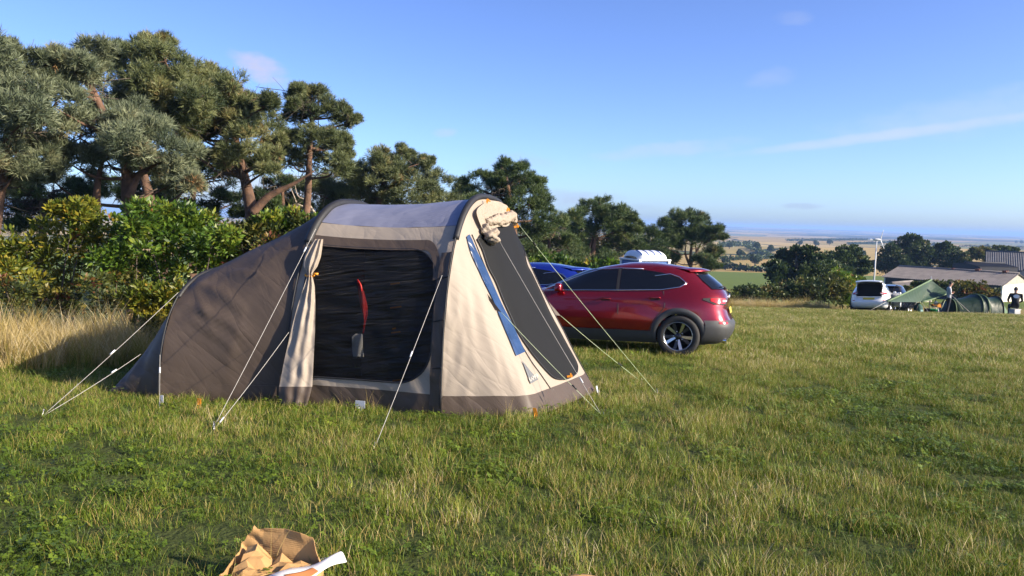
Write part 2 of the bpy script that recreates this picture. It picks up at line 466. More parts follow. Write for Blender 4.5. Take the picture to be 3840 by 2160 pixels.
def star(fn, outline, off=0.0, rings=8, hole=None, ripple=None):
    """fill a star-shaped outline (parameter space); with hole: only the ring between the two outlines"""
    n = len(outline); V = []; F = []
    cx = sum(p[0] for p in outline)/n; cy = sum(p[1] for p in outline)/n
    inner = hole if hole else [(cx, cy)]*n
    for k in range(rings+1):
        s = k/rings
        for p, q in zip(inner, outline):
            a = q[0]*s+p[0]*(1-s); b = q[1]*s+p[1]*(1-s)
            V.append(outward(fn, a, b, off + (ripple(a, b) if ripple else 0)))
    for k in range(rings):
        for i in range(n):
            F.append((k*n+i, k*n+(i+1) % n, (k+1)*n+(i+1) % n, (k+1)*n+i))
    return V, F
def rrect(x0, y0, x1, y1, rs, n=96, ax=1.0):
    """outline with n points; rs = corner radii (y units) for BL, BR, TR, TL; ax = x units per y unit"""
    cor = [(x0, y0, rs[0], 180), (x1, y0, rs[1], 270), (x1, y1, rs[2], 0), (x0, y1, rs[3], 90)]
    pts = []
    for (cx, cy, r, a0) in cor:
        r = max(r, 1e-3)
        sx = 1 if cx == x0 else -1; sy = 1 if cy == y0 else -1
        for k in range(9):
            t = R(a0+90*k/8); pts.append((cx+sx*r*ax+r*ax*math.cos(t), cy+sy*r+r*math.sin(t)))
    # resample evenly
    d = [0.0]
    for i in range(len(pts)):
        p, q = pts[i], pts[(i+1) % len(pts)]; d.append(d[-1]+math.hypot((q[0]-p[0])/ax, q[1]-p[1]))
    res = []; j = 0
    for k in range(n):
        s = d[-1]*k/n
        while d[j+1] < s: j += 1
        p, q = pts[j], pts[(j+1) % len(pts)]; f = (s-d[j])/max(1e-9, d[j+1]-d[j])
        res.append((p[0]+(q[0]-p[0])*f, p[1]+(q[1]-p[1])*f))
    return res
_pt = [(t/100, k/40) for t in range(6, 69) for k in range(41)]
_pp = np.array([proj(porch(*q)) for q in _pt])
def inv_porch(px, py):
    """porch sheet parameters seen at a photo pixel (front part of the sheet only)"""
    i = int(np.argmin(((_pp-np.array((px, py)))**2).sum(1))); t, s = _pt[i]; bd = ((_pp[i]-np.array((px, py)))**2).sum(); st = .008
    for _ in range(25):
        done = True
        for dt, ds in ((st, 0), (-st, 0), (0, st), (0, -st)):
            tt = min(.7, max(.03, t+dt)); ss = min(1, max(0, s+ds)); x, y = proj(porch(tt, ss)); d = (x-px)**2+(y-py)**2
            if d < bd: bd, t, s = d, tt, ss; done = False; break
        if done: st *= .5
        if bd < .5: break
    return t, s
def resample(pts, n):
    P = [Vector(p) for p in pts]; d = [0.0]
    for i in range(len(P)): d.append(d[-1]+(P[(i+1) % len(P)]-P[i]).length)
    out = []; j = 0
    for k in range(n):
        s = d[-1]*k/n
        while d[j+1] < s: j += 1
        f = (s-d[j])/max(1e-9, d[j+1]-d[j]); out.append(P[j].lerp(P[(j+1) % len(P)], f))
    return [tuple(p) for p in out]
def smooth_path(pts, n=40, closed=False):
    P = [Vector(p) for p in pts]; m = len(P); out = []
    segs = m if closed else m-1
    for k in range(n+1 if not closed else n):
        t = k/n*segs; i = min(int(t), segs-1); f = t-i
        if closed: a, b, c, d = (P[(i+q) % m] for q in (-1, 0, 1, 2))
        else: a, b, c, d = P[max(i-1, 0)], P[i], P[min(i+1, m-1)], P[min(i+2, m-1)]
        out.append(.5*((2*b)+(c-a)*f+(2*a-5*b+4*c-d)*f*f+(3*b-a-3*c+d)*f**3))
    return out
def fold(seed, amp, sx, sy, ang=0.0):
    """ridged noise used as real relief in the cloth"""
    ca, sa = math.cos(ang), math.sin(ang)
    def fn(a, b):
        x = (a*ca-b*sa)*sx; y = (a*sa+b*ca)*sy
        n = mnoise.noise(Vector((x+seed, y-seed*.7, seed*.31)))
        n2 = mnoise.noise(Vector((x*2.3+seed, y*1.7, seed*.9)))
        return amp*(.5-abs(n))*1.4 + amp*.35*n2
    return fn

cream = pbr('cream_polyester', (.37, .312, .252), .62, var=.06, scale=3, bump=.05, bscale=300, transl=.22, spec=.45, wr=[((.8, 2.2, 3.2), (0, .95, .2), .22), ((1.5, 6, 8), (0, .6, .3), .10)])
taupe = pbr('taupe_polyester', (.076, .056, .043), .52, var=.08, scale=3, bump=.05, bscale=300, transl=.05, spec=.32, wr=[((.7, 1.6, 2.6), (0, .68, .1), .30), ((1.6, 5, 7), (0, .8, .2), .10)])
roofm = pbr('slate_blue_polyester', (.20, .21, .285), .42, var=.07, scale=3, bump=.05, bscale=300, transl=.12, spec=.65, wr=[((1.2, 4, 3), (0, 0, .5), .22), ((3, 9, 8), (.3, 0, .4), .10)])
blackm = pbr('black_webbing', (.012, .012, .014), .6, var=.2, bump=.1, bscale=200)
meshm = pbr('black_insect_mesh', (.004, .004, .0042), .32, var=.25, scale=4, bump=.1, bscale=250, alpha=.66, spec=.34, sheen=.06, wr=[((.8, 3, 9.0), (0, -.16, 0), 1.0), ((1.6, 5, 20.0), (0, -.10, 0), .6)])
doorm = pbr('charcoal_door_mesh', (.008, .0085, .009), .75, var=.08, scale=2, bump=.06, bscale=300, alpha=.94, spec=.2)
pvcm = pbr('blue_window_film', (.022, .050, .125), .28, var=.25, scale=6, spec=.3, wr=[((2, 6, 9), (0, .9, .2), .35)])
ropem = pbr('pale_guy_cord', (.42, .40, .37), .7, var=.15, bump=.3, bscale=400)
ropeg = pbr('green_guy_cord', (.50, .60, .36), .7, var=.15, bump=.3, bscale=400)
orange = pbr('orange_webbing', (.75, .28, .015), .55, var=.15, bump=.1, bscale=300)
reflm = pbr('silver_reflective_tab', (.55, .57, .60), .4, var=.1, bump=.05)
steel = pbr('steel_peg', (.35, .35, .36), .35, 1.0)
logom = pbr('grey_logo_print', (.115, .12, .125), .6)
logot = pbr('pale_logo_letters', (.50, .47, .42), .6)
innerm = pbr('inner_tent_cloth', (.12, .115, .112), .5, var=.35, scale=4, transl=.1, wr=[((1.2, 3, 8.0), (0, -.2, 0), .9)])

tent = empty('tunnel_tent', tw(-1.2, 1.2, 0), TYAW, 'large cream and taupe tunnel tent with slate blue roof and open porch', 'tent')
bpy.context.view_layer.update()
def tp(V, F, name, mat, smooth=True, solid=0.0):
    """part of the tent, given in world coordinates"""
    Mi = tent.matrix_world.inverted()
    b = MB(); b.add([Mi @ Vector(v) for v in V], F)
    return b.build(name, mat, tent, smooth, solid)
def tb(mb, name, mat, smooth=True): return tp(mb.v, mb.f, name, mat, smooth)

ZS, ZD, ZV, ZR = .20, 1.60, 1.70, 1.82
fm, ff, fr, fe = ARCH['mid'], ARCH['front'], ARCH['rear'], ARCH['end']
# near side, between the middle and the front pole
tp(*grid(S_main, 0, 1, 0.0, ZS, 40, 6, 0, None), 'skirt', taupe)
door = rrect(.05, .285, .925, ZD, (.06, .36, .36, .04), 120, 1/1.7)
frame_o = rrect(0.0, ZS, 1.0, ZV, (.001,)*4, 120, 1/1.7)
tp(*star(S_main, frame_o, 0, 10, door, None), 'side_panel', cream)
tp(*star(S_main, door, -.012, 16, None, fold(11, .02, 1.2, 7, .12)), 'mesh_door', meshm)
b = MB(); b.tube([outward(S_main, a, z, .006) for a, z in door]+[outward(S_main, *door[0], .006)], .009, 6); tb(b, 'zip', blackm)
def arch_band(f0, f1, z0, z1, n=30):
    return grid(S_main, f0, f1, z0, z1, n, 3, .012, fold(8, .008, 8, 8))
tp(*grid(S_main, .015, .80, 1.585, lambda a: 1.585+.10, 30, 3, .013, None), 'door_visor', taupe)
vis = [(.80+.135*math.sin(t*math.pi/2)*1.0, 1.585+.10-(.38)*(1-math.cos(t*math.pi/2))) for t in [k/14 for k in range(15)]]
vin = [(.80+.095*math.sin(t*math.pi/2), 1.585-.30*(1-math.cos(t*math.pi/2))) for t in [k/14 for k in range(15)]]
V = [outward(S_main, *p, .014) for p in vis]+[outward(S_main, *p, .014) for p in vin]
tp(V, [(i, i+1, 16+i, 15+i) for i in range(14)], 'visor_corner', taupe)
tp(*grid(S_main, 0, 1, ZV, ZR, 40, 4, 0, None), 'upper_band', cream)
tp(*grid(S_main, .93, .995, .10, 1.55, 5, 40, .016, fold(21, .016, 30, 3)), 'pole_cover', taupe)
# roof and far side
def S_full(A, B, sag=.035):
    return lambda f, ph: tw(*tun(A, B, f, ph, sag))
SF = S_full(fm, ff)
r0 = lambda f: ph_of_z(mixa(fm, ff, f)[3], ZR)
r1 = lambda f: math.pi-ph_of_z(mixa(fm, ff, f)[3], ZR)
tp(*grid(SF, 0, 1, r0, r1, 36, 30, 0, fold(31, .010, 5, 5)), 'roof_panel', roofm)
tp(*grid(SF, 0, 1, r1, lambda f: math.pi, 24, 20, 0, fold(33, .012, 5, 5)), 'far_side_panel', cream)
# rear body
SR = S_full(fr, fm, .012)
_f41 = fold(41, .016, 3.0, 2.6, .9)
def rear_relief(a, b):
    o = _f41(a, b)
    for (a0, b0, a1, b1, w, h) in ((.03, 1.0, .62, .42, .035, .030), (.02, .72, .75, .22, .030, .026), (.10, .55, .60, .20, .022, .016), (.30, .95, .85, .55, .03, .018), (.05, .95, .40, .32, .02, .014)):
        dx, dy = a1-a0, b1-b0; t = ((a-a0)*dx+(b-b0)*dy)/(dx*dx+dy*dy)
        if 0 < t < 1: d = abs((a-a0)*dy-(b-b0)*dx)/math.hypot(dx, dy); o += h*math.exp(-(d/w)**2)*math.sin(math.pi*t)**.6
    return o
tp(*grid(SR, 0, 1, lambda f: ph_of_z(mixa(fr, fm, f)[3], .17), lambda f: math.pi, 56, 90, 0, rear_relief), 'rear_panel', taupe)
tp(*grid(SR, 0, 1, 0.0, lambda f: ph_of_z(mixa(fr, fm, f)[3], .17), 30, 4, .004, fold(42, .012, 9, 5)), 'rear_skirt', taupe)
SE = S_full(fe, fr, .03)
tp(*grid(SE, 0, 1, 0.0, math.pi, 20, 60, 0, fold(45, .018, 4, 4, .4)), 'rear_end_panel', taupe)
# porch
sb = lambda t: max(0.0, 1-ZS/max(1e-3, arch_pt(ff, math.pi*t)[2])) if t > 0 else 0.0
PF = lambda t, s: porch(min(.9999, max(.0001, t)), min(1.0, max(0.0, s)))
tp(*grid(PF, .002, .998, 0.0, sb, 110, 40, 0, None), 'porch_panel', cream)
tp(*grid(PF, .002, .998, sb, 1.0, 110, 6, .003, None), 'porch_skirt', taupe)
IP = lambda pts: [inv_porch(*p) for p in pts]
def porch_outline(pts, n): return [tuple(p)[:2] for p in smooth_path([(*q, 0) for q in IP(pts)], n, True)]
door_px = [(1806, 915), (1850, 872), (1895, 852), (1922, 880), (1950, 960), (1996, 1060), (2050, 1168), (2104, 1285), (2150, 1375), (2160, 1405), (2136, 1424), (2092, 1420), (2056, 1392), (2010, 1312), (1962, 1215), (1910, 1110), (1858, 1005), (1822, 950)]
def ladder(left, right, n=60, m=10):
    """strip on the porch sheet between two edges drawn top to bottom"""
    A = smooth_path([(*q, 0) for q in IP(left)], n); B = smooth_path([(*q, 0) for q in IP(right)], n); return A, B, m
def strip(lad, off):
    A, B, m = lad; V = []; F = []; n = len(A)-1
    for p, q in zip(A, B):
        for k in range(m+1): f = k/m; V.append(outward(PF, p.x+(q.x-p.x)*f, p.y+(q.y-p.y)*f, off))
    return V, [(j*(m+1)+i, j*(m+1)+i+1, (j+1)*(m+1)+i+1, (j+1)*(m+1)+i) for j in range(n) for i in range(m)]
dl = ladder([(1786, 900), (1806, 941), (1828, 1005), (1856, 1058), (1888, 1138), (1920, 1208), (1958, 1280), (2003, 1343), (2046, 1392), (2072, 1416), (2098, 1424)], [(1896, 846), (1919, 866), (1942, 910), (1968, 979), (1993, 1032), (2019, 1090), (2051, 1160), (2090, 1236), (2128, 1305), (2158, 1362), (2162, 1390), (2147, 1411), (2118, 1424)])
tp(*strip(dl, .014), 'porch_door', doorm)
dout = [tuple(p)[:2] for p in dl[0]]+[tuple(p)[:2] for p in reversed(dl[1])]
b = MB(); b.tube([outward(PF, *p, .016) for p in dout+dout[:1]], .007, 6); tb(b, 'door_zip', blackm)
for line in ([(1768, 880), (1800, 958), (1850, 1075), (1905, 1198), (1965, 1312), (2020, 1396), (2062, 1456)], [(1938, 850), (1975, 940), (2045, 1085), (2112, 1235), (2170, 1350), (2206, 1420)]):
    b = MB(); b.tube([outward(PF, *p[:2], .006) for p in smooth_path([(*q, 0) for q in IP(line)], 40)], .0055, 6); tb(b, 'seam', blackm)
wl = ladder([(1748, 890), (1766, 954), (1797, 1024), (1836, 1106), (1874, 1195), (1906, 1271), (1932, 1336)], [(1758, 880), (1781, 930), (1817, 1005), (1856, 1092), (1894, 1170), (1932, 1246), (1966, 1320)], 40, 6)
tp(*strip(wl, .012), 'window', pvcm)
# logo on the porch
lg = IP([(1954, 1354), (2016, 1424), (1986, 1440)])
lo = resample([(*q, 0) for q in lg], 60)
tp(*star(PF, [q[:2] for q in lo], .012, 4), 'logo_patch', logom)
def text_mesh(body, size, M, name, mat, parent, extrude=.0005):
    cu = bpy.data.curves.new(name, 'FONT'); cu.body = body; cu.size = size; cu.align_x = 'CENTER'; cu.align_y = 'CENTER'; cu.extrude = extrude; cu.resolution_u = 2
    to = bpy.data.objects.new(name, cu); COL.objects.link(to); bpy.context.view_layer.update()
    me = bpy.data.meshes.new_from_object(to.evaluated_get(bpy.context.evaluated_depsgraph_get()))
    COL.objects.unlink(to); bpy.data.objects.remove(to)
    me.transform(M); me.materials.clear(); me.materials.append(mat)
    return link(bpy.data.objects.new(name, me), parent)
pa, pb, pc = (outward(PF, *q, .019) for q in lg)
ex = (pb-pc).normalized(); ez = ex.cross((pa-pc)).normalized(); ey = ez.cross(ex)
ct = pc.lerp(pb, .5)+ey*.038
Mt = Matrix(((ex.x, ey.x, ez.x, ct.x), (ex.y, ey.y, ez.y, ct.y), (ex.z, ey.z, ez.z, ct.z), (0, 0, 0, 1)))
text_mesh('KAMPA', .062, tent.matrix_world.inverted() @ Mt, 'logo_lettering', logot, tent)
flapm = pbr('rolled_beige_cloth', (.33, .27, .21), .7, var=.12, scale=6, transl=.1, spec=.3, wr=[((6, 9, 14), (.4, .9, .2), .5)])
# rolled-up door flap tied under the arch
def crumple(path, rad, n=14, m=40, amp=.35, seed=0.0, name='door_flap', mat=None):
    mat = mat or flapm
    P = smooth_path(path, m); b = MB(); rr = []
    for i in range(len(P)):
        f = i/(len(P)-1); rr.append(max(.004, (rad(f) if callable(rad) else rad)))
    b.tube(P, rr, n)
    V = []
    for k, v in enumerate(b.v):
        i = min(k//n, len(P)-1); c = P[i]; d = Vector(v)-c
        s = 1+amp*(mnoise.noise(Vector(v)*24+Vector((seed, 0, 0)))*1.1+.8*(.4-abs(mnoise.noise(Vector(v)*9+Vector((0, seed, 3))))))
        V.append(c+d*s)
    return tp(V, b.f, name, mat)
def pof(px, py, off): return outward(PF, *inv_porch(px, py), off)
crumple([pof(1812, 838, .03), pof(1850, 832, .05), pof(1885, 826, .05), pof(1915, 812, .05), pof(1932, 832, .03)], lambda f: .030+.022*math.sin(f*3.1), 22, 60, .62, 2.0)
crumple([pof(1800, 850, .03), pof(1812, 880, .06), pof(1822, 900, .07), pof(1826, 918, .06)], lambda f: .034+.03*math.sin(f*2.6), 22, 50, .7, 5.0)
tp(*star(PF, porch_outline([(1772, 800), (1800, 768), (1850, 760), (1890, 785), (1918, 822), (1895, 850), (1850, 858), (1812, 880), (1795, 860), (1780, 830)], 70), .03, 14, None, fold(71, .028, 16, 6, .6)), 'door_flap', flapm)
for (px, py, ang) in ((1812, 762, .4), (1888, 795, .9), (1925, 855, 1.3), (2122, 1418, 1.4)):
    p = pof(px, py, .05); b = MB(); b.box(p, (.022, .012, .06), Matrix.Rotation(ang, 3, 'Y')); b.box(p+Vector((.012, -.004, .01)), (.05, .008, .014), Matrix.Rotation(ang, 3, 'Y')); tb(b, 'toggle', orange, False)
# curtain gathered at the door's rear edge
cur = [(897, 1180, 1212), (930, 1158, 1208), (965, 1140, 1203), (1000, 1136, 1190), (1024, 1150, 1172), (1040, 1150, 1173), (1075, 1138, 1181), (1150, 1115, 1183), (1250, 1089, 1181), (1350, 1066, 1176), (1450, 1047, 1171)]
cur2 = [(1450, 1046, 1170), (1485, 1046, 1162), (1522, 1047, 1150)]
def curtain(rows, name, mat, seed):
    ys = [r[0] for r in rows]; n = 26; m = 60 if len(rows) > 4 else 10; V = []; F = []
    for j in range(m+1):
        y = ys[0]+(ys[-1]-ys[0])*j/m
        xl = np.interp(y, ys, [r[1] for r in rows]); xr = np.interp(y, ys, [r[2] for r in rows]); w = xr-xl
        for i in range(n+1):
            f = i/n; x = xl+(xr-xl)*f
            Yd = 7.86-.0006*(y-897)+.00 - .035*math.sin(math.pi*f)*min(1, w/60)
            Yd -= .014*math.sin(f*17+y*.006+seed)*min(1, 40/w+.25) + .012*mnoise.noise(Vector((f*5, y*.02, seed)))
            V.append(at(x, y, Yd-.10))
    for j in range(m):
        for i in range(n): F.append((j*(n+1)+i, j*(n+1)+i+1, (j+1)*(n+1)+i+1, (j+1)*(n+1)+i))
    return tp(V, F, name, mat)
ob = curtain(cur, 'curtain', cream, 1.0); curtain(cur2, 'curtain_hem', taupe, 1.0)
b = MB(); ring = [at(1161+16*math.cos(t), 1032+4*math.sin(t), 7.70-.03*math.sin(t)) for t in [k*math.pi/8 for k in range(17)]]
b.tube(ring, .011, 6); b.box(at(1184, 1027, 7.66), (.05, .01, .02)); tb(b, 'curtain_tie', orange)
# poles in their sleeves, straps
def arch_path(A, p0, p1, n=60, grow=.02):
    c = (A[0], A[1]); out = []
    for k in range(n+1):
        u, v, z = arch_pt(A, math.pi*(p0+(p1-p0)*k/n)); d = Vector((0, v-A[1], z-.6)); d.normalize()
        out.append(tw(u, v+d.y*grow, max(z+d.z*grow, .01)))
    return out
for A, r in ((ff, .034), (fm, .045), (fr, .024)):
    b = MB(); b.tube(arch_path(A, .26, .74, 60, .012), r, 8); tb(b, 'pole_sleeve', blackm)
    b = MB(); b.tube(arch_path(A, .005, .27, 30, .03), .0085, 8); tb(b, 'pole', blackm)
    b = MB(); b.tube(arch_path(A, .73, .995, 30, .03), .0085, 8); tb(b, 'pole', blackm)
for z in (.45, .9, 1.3):
    b = MB(); b.tube([outward(S_main, .93, z, .022), outward(S_main, 1.0, z+.02, .026), outward(S_main, 1.0, z+.02, .04)], .005, 6); tb(b, 'strap', blackm)
b = MB(); b.tube(arch_path(fr, .10, .42, 40, .03), .006, 6); tb(b, 'piping', pbr('grey_piping', (.20, .19, .18), .6))
# tabs along the hem
for (px, py, w, m_) in ((1354, 1520, .10, reflm), (1583, 1526, .10, reflm), (1656, 1532, .035, reflm), (2088, 1500, .055, reflm), (2152, 1480, .055, reflm), (2232, 1462, .055, reflm), (2008, 1547, .035, orange), (752, 1512, .04, orange), (613, 1500, .03, reflm)):
    q = onground(px, py+18); 
    dr = Vector((.35, .94, 0)) if px > 2050 else TU
    up = Vector((0, 0, 1)) if px < 2000 else Vector((-.25, .0, 1)).normalized()
    c = q + Vector((0, 0, .06)); nrm = dr.cross(up).normalized()
    if nrm.y > 0: nrm = -nrm
    M3 = Matrix((dr, nrm, up)).transposed(); b = MB(); b.box(c+nrm*.02, (w, .004, .075), M3); b.box(c-up*.05+nrm*.02, (w*.3, .006, .05), M3); tb(b, 'hem_tab', m_, False)
    b = MB(); b.tube([q+Vector((0, 0, .05))+nrm*.03, q+Vector((0, 0, .03))+nrm*.05, q+Vector((0, 0, -.06))+nrm*.05], .005, 6); tb(b, 'peg', steel if m_ is not orange else orange)
# triangular pull tabs and the guy lines with their pegs
def guy(top, bot_px, mat=ropem, sag=.012, r=.0023, runner=.55):
    q = onground(*bot_px); top = Vector(top); b = MB()
    pts = [top.lerp(q, k/12)-Vector((0, 0, sag*math.sin(math.pi*k/12))) for k in range(13)]
    b.tube(pts, r, 5); ob = tb(b, 'guy_rope', mat)
    c = top.lerp(q, runner); d = (q-top).normalized(); b = MB(); b.tube([c-d*.03, c+d*.03], .008, 6); tb(b, 'rope_runner', blackm if mat is ropeg else reflm)
    b = MB(); b.tube([q+Vector((0, 0, .035))-d*.01, q+Vector((0, 0, .05)), q-Vector((0, 0, .07))+d*.05], .004, 6); tb(b, 'peg', steel)
guy(at(668, 1097, 7.78), (165, 1555), runner=.52)
guy(at(528, 1328, 7.62), (165, 1558), runner=.3)
guy(at(1184, 858, 7.72), (802, 1602), runner=.12)
guy(at(1083, 1246, 7.46), (806, 1608), runner=.92)
guy(at(1658, 1032, 7.22), (1405, 1680), runner=.5)
guy(at(600, 1330, 7.42), (598, 1528), runner=.3)
guy(at(1942, 838, 9.0), (2462, 1474), ropeg, runner=.12)
guy(pof(1846, 918, .09), (2262, 1566), ropem, runner=.8)
for (px, py, bx, by) in ((1836, 1128, 2262, 1562), (2082, 1148, 2405, 1432)):
    p = pof(px, py, .004); q = onground(bx, by); d = (q-p).normalized(); tip = p+d*.16
    up = Vector((0, 0, 1)); b = MB(); b.add([p+up*.07+Vector((-.03, 0, 0)), p-up*.08+Vector((.02, 0, 0)), tip], [(0, 1, 2)]); tb(b, 'pull_tab', taupe, False)
    guy(tip, (bx, by), ropeg, runner=.72)
# inside: ground sheet, inner tent wall
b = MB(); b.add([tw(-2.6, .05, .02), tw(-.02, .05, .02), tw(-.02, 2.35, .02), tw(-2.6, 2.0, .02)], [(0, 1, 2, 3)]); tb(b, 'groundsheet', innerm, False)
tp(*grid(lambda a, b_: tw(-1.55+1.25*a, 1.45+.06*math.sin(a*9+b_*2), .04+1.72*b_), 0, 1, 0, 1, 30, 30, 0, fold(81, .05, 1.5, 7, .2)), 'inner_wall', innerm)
for (px, py, L_) in ((1482, 1063, .10), (1484, 1152, .12), (1484, 1246, .10), (1478, 1232, .04), (1486, 1426, .08)):
    b = MB(); b.box(at(px, py, 8.1), (L_, .012, .016), Matrix.Rotation(-.15, 3, 'Y')); tb(b, 'inner_toggle', orange, False)

# things hanging inside the tent
redm = pbr('red_nylon', (.62, .02, .015), .5, var=.15, transl=.25, bump=.2, bscale=30)
whitec = pbr('white_cotton', (.72, .71, .69), .8, var=.08, bump=.3, bscale=60, transl=.2)
def hanging(rows, Y, name, mat, label, cat, amp=.02):
    V = []; F = []; n = 8
    ys = [r[0] for r in rows]; m = 24
    for j in range(m+1):
        y = ys[0]+(ys[-1]-ys[0])*j/m
        xl = np.interp(y, ys, [r[1] for r in rows]); xr = np.interp(y, ys, [r[2] for r in rows])
        for i in range(n+1):
            f = i/n; V.append(at(xl+(xr-xl)*f, y, Y+amp*math.sin(f*5+y*.03)))
    for j in range(m):
        for i in range(n): F.append((j*(n+1)+i, j*(n+1)+i+1, (j+1)*(n+1)+i+1, (j+1)*(n+1)+i))
    o = MB().add(V, F).build(name, mat, None, True, .006)
    return tag(o, label, cat)
hanging([(1048, 1340, 1342), (1066, 1342, 1354), (1100, 1344, 1366), (1150, 1352, 1379), (1180, 1362, 1377), (1205, 1366, 1371), (1225, 1363, 1367), (1250, 1359, 1363)], 7.60, 'windsock', redm, 'red nylon strip hanging behind the black mesh door of the tunnel tent', 'windsock')
hanging([(1252, 1334, 1358), (1262, 1320, 1360), (1300, 1320, 1360), (1338, 1325, 1364)], 7.56, 'hand_towel', whitec, 'small white cloth hanging below the red strip inside the tent', 'towel')
# ------------------------------------------------------------------ grass of the meadow
def blades(n, spread, h0, h1, w, lean, seed, tint0, tint1, seg=3, curl=1.0, disk=True):
    r = np.random.default_rng(seed); V = []; F = []; T = []
    for i in range(n):
        a = r.uniform(0, 2*math.pi); d = spread*math.sqrt(r.uniform(0, 1)) if disk else 0
        base = np.array([d*math.cos(a), d*math.sin(a), -.01]); h = r.uniform(h0, h1)
        la = r.uniform(0, 2*math.pi); ln = r.uniform(.1, 1)*lean*h
        wa = r.uniform(0, math.pi); wx, wy = math.cos(wa)*w*.5, math.sin(wa)*w*.5
        b = len(V); t = r.uniform(tint0, tint1)
        for k in range(seg+1):
            f = k/seg; c = base+np.array([math.cos(la)*ln*f**(1+curl), math.sin(la)*ln*f**(1+curl), h*(f-.18*curl*f*f*min(1, lean))])
            ww = 1-f**1.6
            if k < seg:
                V += [c+np.array([wx*ww, wy*ww, 0]), c-np.array([wx*ww, wy*ww, 0])]; T += [t-.06*(1-f), t-.06*(1-f)]
            else: V.append(c); T.append(t+.05)
        for k in range(seg-1): F.append((b+2*k, b+2*k+1, b+2*k+3)); F.append((b+2*k, b+2*k+3, b+2*k+2))
        F.append((b+2*seg-2, b+2*seg-1, b+2*seg))
    return np.array(V), np.array(F), np.array(T)
def clover(n, spread, seed, t0, t1, size=.02):
    r = np.random.default_rng(seed); V = []; F = []; T = []
    for i in range(n):
        a = r.uniform(0, 6.283); d = spread*math.sqrt(r.uniform()); c = np.array([d*math.cos(a), d*math.sin(a), r.uniform(.02, .07)])
        t = r.uniform(t0, t1); s = size*r.uniform(.6, 1.3); a0 = r.uniform(0, 6.283); til = r.normal(0, .35, 2)
        for k in range(3):
            q = a0+k*2.094; dx, dy = math.cos(q), math.sin(q); b = len(V)
            for (l, m) in ((0, 0), (.6, .5), (1.05, 0), (.6, -.5)):
                x = (dx*l-dy*m)*s; y = (dy*l+dx*m)*s; V.append(c+np.array([x, y, x*til[0]+y*til[1]])); T.append(t+r.uniform(-.03, .03))
            F += [(b, b+1, b+2), (b, b+2, b+3)]
    return np.array(V), np.array(F), np.array(T)
def cat_geo(*gs):
    V = []; F = []; T = []; o = 0
    for (v, f, t) in gs: V.append(v); F.append(f+o); T.append(t); o += len(v)
    return np.concatenate(V), np.concatenate(F), np.concatenate(T)
grass_ramp = [(0, (.022, .045, .006)), (.2, (.065, .112, .011)), (.4, (.135, .195, .015)), (.55, (.225, .25, .03)), (.7, (.35, .27, .07)), (.85, (.45, .335, .13)), (1, (.60, .52, .34))]
grassm = leafmat('grass_blades', grass_ramp, .5, .28, inst=True)
def hidden(name, geo, mat):
    me = bpy.data.meshes.new(name); o = mesh_obj(name, geo[0], geo[1], mat, attr={'tint': geo[2]}); COL.objects.unlink(o); return o
tuft_col = bpy.data.collections.new('grass_tufts')
G0 = [
    cat_geo(blades(46, .10, .04, .10, .0040, .9, 1, .18, .42), blades(8, .10, .05, .13, .003, .8, 2, .6, .85)),
    cat_geo(blades(46, .10, .03, .08, .0045, 1.1, 3, .15, .40), clover(8, .09, 4, .25, .48, .016)),
    cat_geo(blades(30, .09, .05, .13, .0038, .7, 5, .25, .5), blades(12, .09, .04, .11, .0028, .9, 6, .65, .88)),
    cat_geo(clover(20, .10, 7, .24, .48, .018), blades(18, .09, .04, .09, .004, 1., 8, .2, .4)),
    cat_geo(blades(26, .11, .035, .10, .003, 1.1, 9, .6, .86), blades(16, .1, .04, .09, .004, .9, 10, .25, .45)),
    cat_geo(blades(2, .05, .16, .30, .0024, .6, 11, .7, .9, 4), blades(20, .08, .05, .12, .004, .8, 12, .2, .5)),
]
def seedhead(geo, seed):
    r = np.random.default_rng(seed); V, F, T = geo; add = []
    return geo
# far tufts: wider, more blades, for beyond a dozen metres
G1 = [
    cat_geo(blades(90, .24, .05, .12, .008, .9, 21, .2, .45, 2), blades(16, .24, .06, .15, .006, .9, 22, .6, .85, 2)),
    cat_geo(blades(70, .24, .05, .13, .008, .9, 23, .22, .5, 2), blades(40, .24, .06, .16, .006, .9, 24, .6, .9, 2)),
    cat_geo(blades(95, .24, .04, .10, .009, 1., 25, .15, .4, 2), blades(8, .24, .06, .15, .006, .9, 26, .6, .85, 2)),
]
# long dry stems
G2 = [
    cat_geo(blades(40, .14, .45, .95, .007, .55, 31, .68, .92, 4), blades(26, .14, .2, .5, .008, .8, 32, .4, .7, 3)),
    cat_geo(blades(34, .16, .35, .8, .007, .8, 33, .62, .9, 4), blades(24, .14, .15, .45, .009, .9, 34, .25, .55, 3)),
    cat_geo(blades(46, .13, .3, .7, .007, .9, 35, .7, .95, 4), blades(10, .14, .15, .45, .009, .9, 36, .3, .55, 3)),
]
tufts = []
for grp, nm in ((G0, 'meadow_tuft'), (G1, 'field_tuft'), (G2, 'hay_tuft')):
    for gg in grp:
        o = hidden(nm, gg, grassm); tuft_col.objects.link(o); tufts.append(o)
def tuft_collection(objs, name):
    c = bpy.data.collections.new(name)
    for k, o in enumerate(objs): o.name = '%s_%02d' % (name, k); c.objects.link(o)
    return c
C_NEAR = tuft_collection(tufts[0:6], 'near_tufts'); C_FAR = tuft_collection(tufts[6:9], 'far_tufts'); C_HAY = tuft_collection(tufts[9:12], 'hay_tufts')
